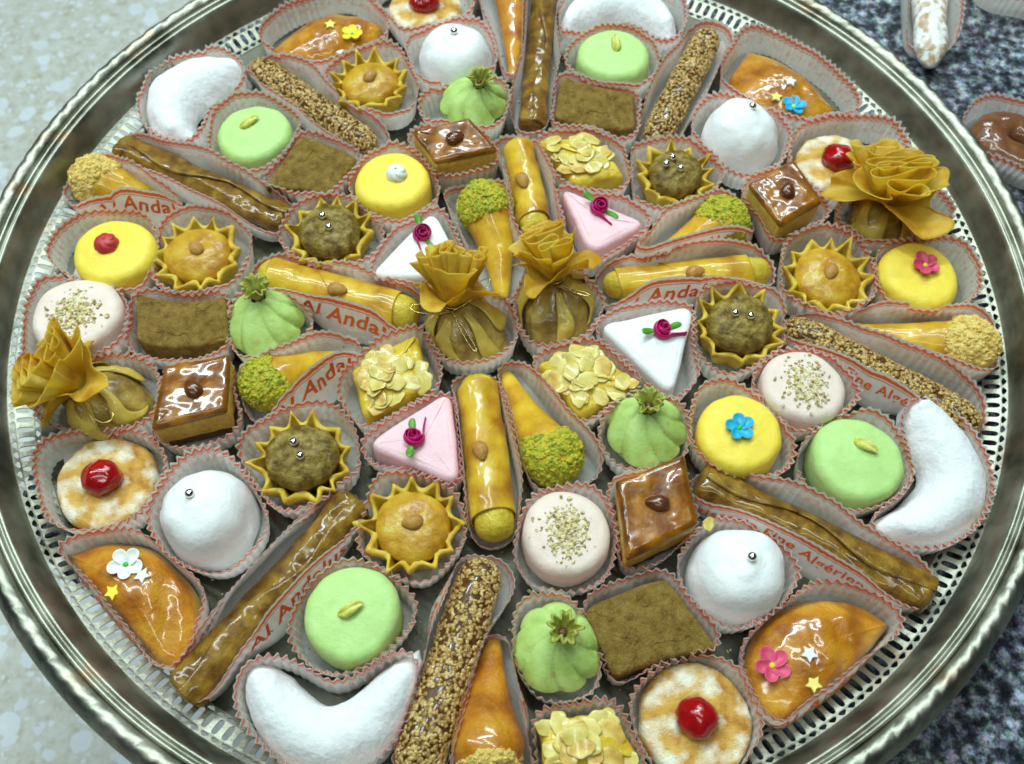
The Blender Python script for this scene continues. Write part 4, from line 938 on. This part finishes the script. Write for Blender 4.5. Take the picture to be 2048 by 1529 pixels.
def longs():
    def ends(a, b, z):
        A, B = at(*a, z), at(*b, z); d = B-A; return (A+B)/2, math.atan2(d[1], d[0]), float(np.linalg.norm(d))
    def cap(L, r0, r1=None, n=100):
        r1 = r0 if r1 is None else r1
        return rpoly([(-L/2, -r0), (L/2, -r1), (L/2, r1), (-L/2, r0)], min(r0, r1)*1.1, n)
    for i, (a, b, kd, short, lab, tx) in enumerate([((955, 385), (1005, 590), 'p', 'the pistachio cone at upper centre', 'pistachio dipped cone pointing down behind the centre phyllo purse', None),
                         ((1478, 432), (1275, 520), 'p', 'the pistachio cone at upper right', 'pistachio dipped cone pointing left above the horizontal almond cigar', [(1392, 515, 1)]),
                         ((500, 800), (705, 700), 'p', 'the pistachio cone at left', 'pistachio dipped cone pointing right beside the left caramel square', [(650, 765, 0)]),
                         ((1135, 960), (1012, 735), 'p', 'the pistachio cone at lower centre', 'pistachio dipped cone pointing up right of the upright almond cigar', None),
                         ((155, 360), (350, 425), 'c', 'the crumb cone at upper left', 'golden crumb cone pointing right above the red-rosette yellow cake', [(285, 430, 0)]),
                         ((1985, 700), (1695, 645), 'c', 'the crumb cone at right', 'golden crumb cone pointing left below the pink-flowered yellow cake', None),
                         ((985, 1560), (990, 1272), 'g', 'the orange cone at the bottom', 'orange glazed cone pointing up beside the lowest sesame stick', [(1040, 1370, 0)]),
                         ((1003, -80), (1026, 142), 'g', 'the orange cone at the top', 'orange glazed cone pointing down beside the top brown roll', None)]):
        c, rot, L = ends(a, b, 1.0); r1 = 1.38 if kd != 'g' else 1.55
        if i == 7: r1 = 1.15
        t = thing('pastry_cone', c, lab, 'pastry', G['pcone' if kd == 'p' else 'ccone'], rot); cone(t, L, r1, i+90, 'pist_crumb' if kd == 'p' else 'coco_crumb', 'glaze' if kd == 'g' else 'cigar')
        add(world_fp(cap(L, r1, .45), c, rot), short, long=True, text=tx, th=3.2 if i == 4 else (2.8 if i in (1, 2) else 2.5))
    for i, (a, b, short, lab, tx) in enumerate([((1034, 285), (1072, 470), 'the almond cigar at upper centre', 'golden almond cigar standing above the right centre phyllo purse', None),
                         ((520, 548), (838, 638), 'the almond cigar at left', 'golden almond cigar slanting down toward the centre phyllo purse', [(690, 650, 0)]),
                         ((1208, 572), (1540, 540), 'the almond cigar at right', 'golden almond cigar lying across above the right white triangle', [(1352, 592, 0)]),
                         ((953, 755), (992, 1082), 'the almond cigar at lower centre', 'golden almond cigar lying upright right of the pink triangle', None)]):
        c, rot, L = ends(a, b, .9); t = thing('almond_cigar', c, lab, 'pastry', G['cig'], rot); r = .88 if i in (0, 2) else 1.0; cigar(t, L, r, i+100)
        add(world_fp(cap(L, r), c, rot), short, long=True, text=tx)
    for i, (a, b, short, lab, tx) in enumerate([((238, 296), (580, 448), 'the brown roll at upper left', 'long brown glazed roll below the upper left crescent', None),
                         ((1093, -60), (1062, 258), 'the brown roll at the top', 'long brown glazed roll running off the top edge', None),
                         ((1392, 962), (1862, 1198), 'the brown roll at right', 'long brown glazed roll below the right crescent and green cake', [(1575, 1075, 1)]),
                         ((715, 1000), (362, 1395), 'the brown roll at lower left', 'long brown glazed roll left of the lower green cake', [(572, 1175, 0), (505, 1120, 1)])]):
        c, rot, L = ends(a, b, .8); t = thing('brown_roll', c, lab, 'pastry', G['roll'], rot); r = (.84, .76, .92, .92)[i]; brown_roll(t, L, r, i+110)
        add(world_fp(cap(L, r), c, rot), short, long=True, text=tx)
    for i, (a, b, short, lab, tx) in enumerate([((1420, 68), (1303, 292), 'the sesame stick at upper right', 'sesame coated stick right of the top brown lozenge', None),
                         ((508, 128), (748, 296), 'the sesame stick at upper left', 'sesame coated stick below the yellow-flowered turnover', None),
                         ((1568, 652), (1955, 855), 'the sesame stick at right', 'sesame coated stick between right nut-sprinkled cake and crumb cone', [(1735, 750, 1)]),
                         ((970, 1125), (826, 1560), 'the sesame stick at the bottom', 'sesame coated stick beside the bottom crescent', [(884, 1235, 1)])]):
        c, rot, L = ends(a, b, .8); t = thing('sesame_stick', c, lab, 'pastry', G['ses'], rot); r = (.86, .78, .88, 1.0)[i]; sesame(t, L, r, i+120)
        add(world_fp(cap(L, r), c, rot), short, long=True, text=tx, th=2.25)
    for i, (b, nk, short, lab) in enumerate([((942, 215), (960, 160), 'the green fig at the top', 'green marzipan fig in front of the topmost white dome'),
                         ((535, 662), (512, 582), 'the green fig at left', 'green marzipan fig below the left almond cigar'),
                         ((1292, 872), (1298, 808), 'the green fig at right', 'green marzipan fig left of the blue-flowered yellow cake'),
                         ((1112, 1305), (1127, 1262), 'the green fig at the bottom', 'green marzipan fig left of the lower brown lozenge')]):
        c = at(*b, 1.0); q = at(*nk, 2.8)-c; t = thing('marzipan_fig', c, lab, 'pastry', G['fig']); fig(t, q*.9, i+130); add(world_fp(circ(1.7, 64), c), short)
    P = [((232, 808), (165, 775), (92, 735), 'the phyllo purse at far left', 'phyllo purse leaning left at the left rim of the tray', ((-1.6, -.2, .2, .15), (1.8, -1.4, .2, .4)), 1.25, 2.2),
         ((948, 665), (905, 612), (905, 530), 'the left centre phyllo purse', 'left of the two phyllo purses in the centre, gold thread bow in front', ((-2.0, .1, .2, .25), (1.2, -1.9, -.5, .12), (1.8, 1.6, .5, .25)), 1.12, 1.57),
         ((1112, 630), (1112, 560), (1092, 490), 'the right centre phyllo purse', 'right of the two phyllo purses in the centre', ((1.6, -.6, .1, .1),), 1.15, .5),
         ((1768, 438), (1775, 402), (1790, 345), 'the phyllo purse at upper right', 'phyllo purse with wide open ruffle before the upper right cherry biscuit', (), 1.75, .2)]
    for i, (b, nk, hd, short, lab, lp, sp, tn) in enumerate(P):
        c = at(*b, 1.1); n3 = np.r_[at(*nk, 2.3)-c, 2.3]; h3 = np.r_[at(*hd, 3.9)-c, 3.9]
        t = thing('phyllo_purse', c, lab, 'pastry', G['purse']); purse(t, n3, h3, i+140, sp, lp, 1.0, tn); add(world_fp(circ(1.75, 64), c), short)
longs()

# ------------------------------------------------------------------ lettering (flat print), shared by the cases
def text_mesh(body, height, shear, bold, swash=False):
    cu = bpy.data.curves.new('lettering', 'FONT'); cu.body = body; cu.size = height; cu.shear = shear; cu.offset = bold; cu.align_x = 'CENTER'; cu.resolution_u = 3; cu.space_character = 1.08
    o = bpy.data.objects.new('lettering', cu); COL.objects.link(o); dg = bpy.context.evaluated_depsgraph_get()
    me = bpy.data.meshes.new_from_object(o.evaluated_get(dg)); bm = bmesh.new(); bm.from_mesh(me); bpy.data.objects.remove(o)
    if swash:       # curled tail of the capital A
        xs = [v.co.x for v in bm.verts]; x0 = min(xs)
        sp = [v for v in bm.verts]
        for ax in swash:
            q = np.linspace(0, 1, 14); px = x0+ax+.02-.30*q*height*1.2; py = .06*height+.16*height*np.sin(q*4.2)-.05
            wv = .05*height*(1-.4*q); prev = None
            for k in range(14):
                a_ = bm.verts.new((px[k], py[k]+wv[k], 0)); b_ = bm.verts.new((px[k], py[k]-wv[k], 0))
                if prev: bm.faces.new((prev[0], a_, b_, prev[1]))
                prev = (a_, b_)
    xs = [v.co.x for v in bm.verts]
    for x in np.arange(min(xs), max(xs), .12): bmesh.ops.bisect_plane(bm, geom=bm.verts[:]+bm.edges[:]+bm.faces[:], plane_co=(x, 0, 0), plane_no=(1, 0, 0))
    bmesh.ops.triangulate(bm, faces=bm.faces[:])
    V = np.array([v.co[:] for v in bm.verts]); bm.verts.index_update(); F = np.array([[v.index for v in f.verts] for f in bm.faces]); bm.free()
    return V, F
TXT = [text_mesh('Al Andalus', 1.25, .22, .028, (.05, 1.30)), text_mesh('Pâtisserie Fine Algérienne', .84, .05, .018)]

# ------------------------------------------------------------------ paper cases, squeezed against their neighbours
def sdist(Q, P):
    """signed distance of points Q to closed polygon P (negative inside)"""
    A = P; B = np.roll(P, -1, 0); d = B-A; l = (d**2).sum(1)+1e-12
    w_ = Q[:, None]-A[None]; t = np.clip((w_*d[None]).sum(2)/l, 0, 1); dist = np.sqrt(((w_-t[..., None]*d[None])**2).sum(2)).min(1)
    c = ((A[None, :, 1] > Q[:, None, 1]) != (B[None, :, 1] > Q[:, None, 1])) & (Q[:, None, 0] < (d[None, :, 0]*(Q[:, None, 1]-A[None, :, 1])/(np.where(d[:, 1] == 0, 1e-9, d[:, 1])[None])+A[None, :, 0]))
    return np.where(c.sum(1) % 2 == 1, -dist, dist)
def smooth_loop(x, k):
    n = len(x); f = np.exp(-.5*(np.arange(-3*k, 3*k+1)/k)**2); f /= f.sum(); idx = (np.arange(n)[:, None]+np.arange(-3*k, 3*k+1)[None]) % n
    return (x[idx]*f[None, :, None]).sum(1) if x.ndim == 2 else (x[idx]*f).sum(1)
def case(it, idx, near, gap=2.1):
    fp = it['fp']; rng = np.random.default_rng(idx+500); lg = it.get('long')
    P = resample(fp, 150)
    # fill in the hollow side of hollow outlines
    N = pnorm(P); N = smooth_loop(N, 3); N /= np.linalg.norm(N, axis=1)[:, None]
    ts = np.linspace(0.04, gap if not lg else gap*.75, 24); lim = np.full(len(P), ts[-1])
    for k, tt in enumerate(ts[::-1]):
        Q = P+N*tt; own = sdist(Q, P); ok = np.ones(len(P), bool)
        for j in near: ok &= own <= sdist(Q, ITEMS[j]['fp'])-.07
        ok &= np.linalg.norm(Q, axis=1) < it.get('rmax', 23.9)
        bad = ~ok; lim[bad] = np.minimum(lim[bad], tt-.05)
    lim = np.maximum(lim, .05); lim = smooth_loop(np.minimum(lim, np.minimum(np.roll(lim, 2), np.roll(lim, -2))), 4)
    lim = lim*(1+.06*vn1(np.arange(150)/12, 1, idx))
    ctr = P.mean(0)
    T = P+N*lim[:, None]; T = smooth_loop(T, it.get('smooth', 2)); B = P+N*np.clip(lim*.78-.12, .04, 1.3)[:, None]; B = smooth_loop(B, it.get('smooth', 2))
    per = np.linalg.norm(np.diff(np.vstack([T, T[:1]]), axis=0), axis=1).sum()
    npl = int(round(per/.40)); n = npl*6
    d = np.r_[0, np.cumsum(np.linalg.norm(np.diff(np.vstack([T, T[:1]]), axis=0), axis=1))]; t = np.linspace(0, d[-1], n, endpoint=False)
    def rs(X): X = np.vstack([X, X[:1]]); return np.stack([np.interp(t, d, X[:, 0]), np.interp(t, d, X[:, 1])], -1)
    T, B = rs(T), rs(B); Nt = pnorm(T); a = np.arange(n)/n
    if lg:      # high sides, low ends
        dr = P-ctr; C = np.cov(dr.T); ev, ew = np.linalg.eigh(C); ax = ew[:, 1]; L = np.abs(dr @ ax).max(); s = np.clip(np.abs((T-ctr) @ ax)/L, 0, 1.2)
        h = .9+1.55*np.cos(np.clip(s, 0, 1)*math.pi/2)**.7
    else: h = np.full(n, 1.90*it.get('tall', 1.0))
    h = h+.16*vn1(a*9, 1, idx)+.10*vn1(a*23, 1, idx+3); h = h-.30*(h-1.0)*(np.interp(a*150, np.arange(150), lim) < .10)
    tk = []
    for (px, py, which) in (it.get('text') or []):
        q = at(px, py, 2.0); k = int(np.argmin(((T-q)**2).sum(1))); tk.append((k, which))
        dd = np.abs((np.arange(n)-k+n/2) % n-n/2)*per/n; wdt = 2.6 if which == 0 else 4.4
        h = np.maximum(h, (it.get('th', 2.55) if lg else 1.9)*np.exp(-(dd/wdt)**4)*(1-.06*(dd/wdt)**2)); pa_cut = np.exp(-(dd/wdt)**4)
    for k, which in tk:
        dd = np.abs((np.arange(n)-k+n/2) % n-n/2)*per/n; g_ = np.exp(-(dd/(2.6 if which == 0 else 4.2))**4)[:, None]
        lm = np.interp(a*150, np.arange(151), np.r_[lim, lim[:1]])[:, None]
        T = T-Nt*g_*((lm-.02) if lg else .4); B = B+Nt*g_*(lm*.22+.14)
    # pleats: folded in and out; flatter on long straight sides
    pa = (.125 if not lg else .06)*(.75+.5*vn1(a*14, 1, idx+7)); ph = 2*np.pi*npl*a+1.2*vn1(a*20, 1, idx+9); tri = 2/np.pi*np.arcsin(np.sin(ph))
    for k, which in tk: pa = pa*(1-.65*np.exp(-((np.abs((np.arange(n)-k+n/2) % n-n/2)*per/n)/(2.6 if which == 0 else 4.4))**4))
    pink = .055*(2/np.pi*np.arcsin(np.sin(ph*1.0+.8)))
    m = 9; rows = []; uv = []
    for j in range(m):
        v = j/(m-1); w_ = v**1.35; X = B+(T-B)*w_+Nt*(pa*(.25+.75*v)*tri)[:, None]; z = .03+(h+pink*(v > .9))*v
        rows.append(np.c_[X, z]); uv.append(np.stack([t, (h)*(1-v)+.0*z], -1))
    W = np.array(rows)  # m x n x 3
    V = np.vstack(rows)-np.r_[ctr, 0]; UV = np.vstack(uv)
    F = [gridq(n, m)]
    # bottom sheet
    V = np.vstack([V, [0, 0, .03]]); UV = np.vstack([UV, [0, 3]]); i = np.arange(n)
    if 'smooth' not in it: F.append(np.stack([(i+1) % n, i, np.full(n, m*n)], -1))
    e = thing('paper_case', ctr, 'fluted white paper case with red border around '+it['short'], 'paper case', G['case'])
    mk('fluted_paper', V, F, mt['paper'], e, uv=UV)
    for (k, which) in tk:
        TV, TF = TXT[which]
        off = it.get('toff', 0.0); s = (t[k]+off+TV[:, 0]) % per; dn = 1.42 if which == 0 else 1.22; fi = s/per*n; i0 = np.floor(fi).astype(int) % n; fr = (fi-np.floor(fi))[:, None]; i1 = (i0+1) % n
        hh = h[i0]*(1-fr[:, 0])+h[i1]*fr[:, 0]; vv = np.clip((hh-dn+TV[:, 1])/hh, .02, .97)*(m-1); j0 = np.minimum(np.floor(vv).astype(int), m-2); fj = (vv-j0)[:, None]
        g = lambda jj: W[jj, i0]*(1-fr)+W[jj, i1]*fr
        X = g(j0)*(1-fj)+g(j0+1)*fj; nn = np.c_[Nt[i0], np.zeros(len(i0))]; X = X+nn*.03-np.r_[ctr, 0]
        mk('lettering', X, [TF], mt['ink'], e)
for i, it in enumerate(ITEMS):
    c = it['fp'].mean(0); near = [j for j, o in enumerate(ITEMS) if j != i and np.linalg.norm(o['fp']-c, axis=1).min() < 7.5]
    case(it, i, near)

# ------------------------------------------------------------------ crumbs fallen on the tray
rg = np.random.default_rng(77); q = rg.uniform(-23, 23, (1500, 2)); q = q[np.linalg.norm(q, axis=1) < 23.2]
V, F = scatter(np.c_[q, np.full(len(q), .05)], np.tile([0, 0, 1.0], (len(q), 1)), rg.uniform(.03, .10, len(q)), rg, (1, .8, .6), .5)
o = mk('pastry_crumbs', V, F, mt['nut_crumb'], None, smooth=False); o['kind'] = 'stuff'; o['label'] = 'small nut and pastry crumbs fallen on the tray between the paper cases'; o['category'] = 'crumbs'
# ------------------------------------------------------------------ loose bits and the pastries on the counter behind
NT = len(ITEMS)
def extras():
    c = at(1418, 1048, 2.0); o = bpy.data.objects.new('almond_flake', flake_mesh(1)); COL.objects.link(o); put(o, (c[0], c[1], 1.95), (.3, .2, 1), .7)
    o['label'] = 'loose almond flake lying on a paper edge right of the lower caramel square'; o['category'] = 'almond flake'
    z = TABLE_Z+.02
    A, B = at(1853, -60, z+.9), at(1862, 135, z+.9); c = (A+B)/2; L = float(np.linalg.norm(B-A)); rot = math.atan2(*(B-A)[::-1])
    t = thing('sugared_finger', c, 'sugar dusted pastry finger on the dark granite at upper right', 'pastry', None, rot, z)
    V, F = capsule(L, lambda u: 1.15-.25*u, 36, 70, 5, .85); V = rough(V, F, .12, 1.0, 5, 3); mk('sugared_body', V, F, mt['powdered'], t)
    fp = world_fp(rpoly([(-L/2, -1.1), (L/2-1.8, -.9), (L/2-1.8, .9), (-L/2, 1.1)], 1, 90), c, rot)
    return [(dict(fp=fp, short='the sugared finger on the granite', long=True, rmax=99), z)]
def ring_pastry():
    z = TABLE_Z+.02; c = at(2035, 288, z+1); t = thing('glazed_ring', c, 'brown glazed oval ring pastry on the granite at the right edge', 'pastry', None, -.5, z)
    n, m = 80, 30; a = np.linspace(0, 2*np.pi, n, endpoint=False); V = []
    for j in range(m):
        q = 2*np.pi*j/m; V.append(np.stack([(1.5+1.0*math.cos(q))*np.cos(a)*1.1, (1.1+1.0*math.cos(q))*np.sin(a), np.full(n, .9+.8*math.sin(q))], -1))
    V = np.vstack(V); F = gridq(n, m+1); F = F % (n*m); V = rough(V, [F], .1, 1, 4, 3); mk('glazed_body', V, [F], mt['choco'], t)
    out = [(dict(fp=world_fp(rpoly([(-2.5, -1.6), (2.5, -1.6), (2.5, 1.6), (-2.5, 1.6)], 1.6, 90), c, -.5), short='the brown ring pastry on the granite', rmax=99), z)]
    c = at(2050, -25, z+1); t = thing('sugared_loaf', c, 'brown sugar dusted pastry at the top right corner of the photo', 'pastry', None, -.3, z)
    V, F = capsule(5, lambda u: 1.2, 36, 60, 4, .8); V = rough(V, F, .12, 1.1, 8, 3); mk('sugared_body', V, F, mt['powdered'], t)
    out.append((dict(fp=world_fp(rpoly([(-2.5, -1.2), (2.5, -1.2), (2.5, 1.2), (-2.5, 1.2)], 1.2, 90), c, -.3), short='the pastry in the top right corner', rmax=99), z))
    return out
for it, z in extras()+ring_pastry():
    ITEMS.append(it); k = len(ITEMS)-1; before = set(bpy.data.objects); case(it, k, [], .9)
    for o in bpy.data.objects:
        if o not in before and o.parent is None: o.location.z = z*S; o['group'] = 'paper cases on the granite'
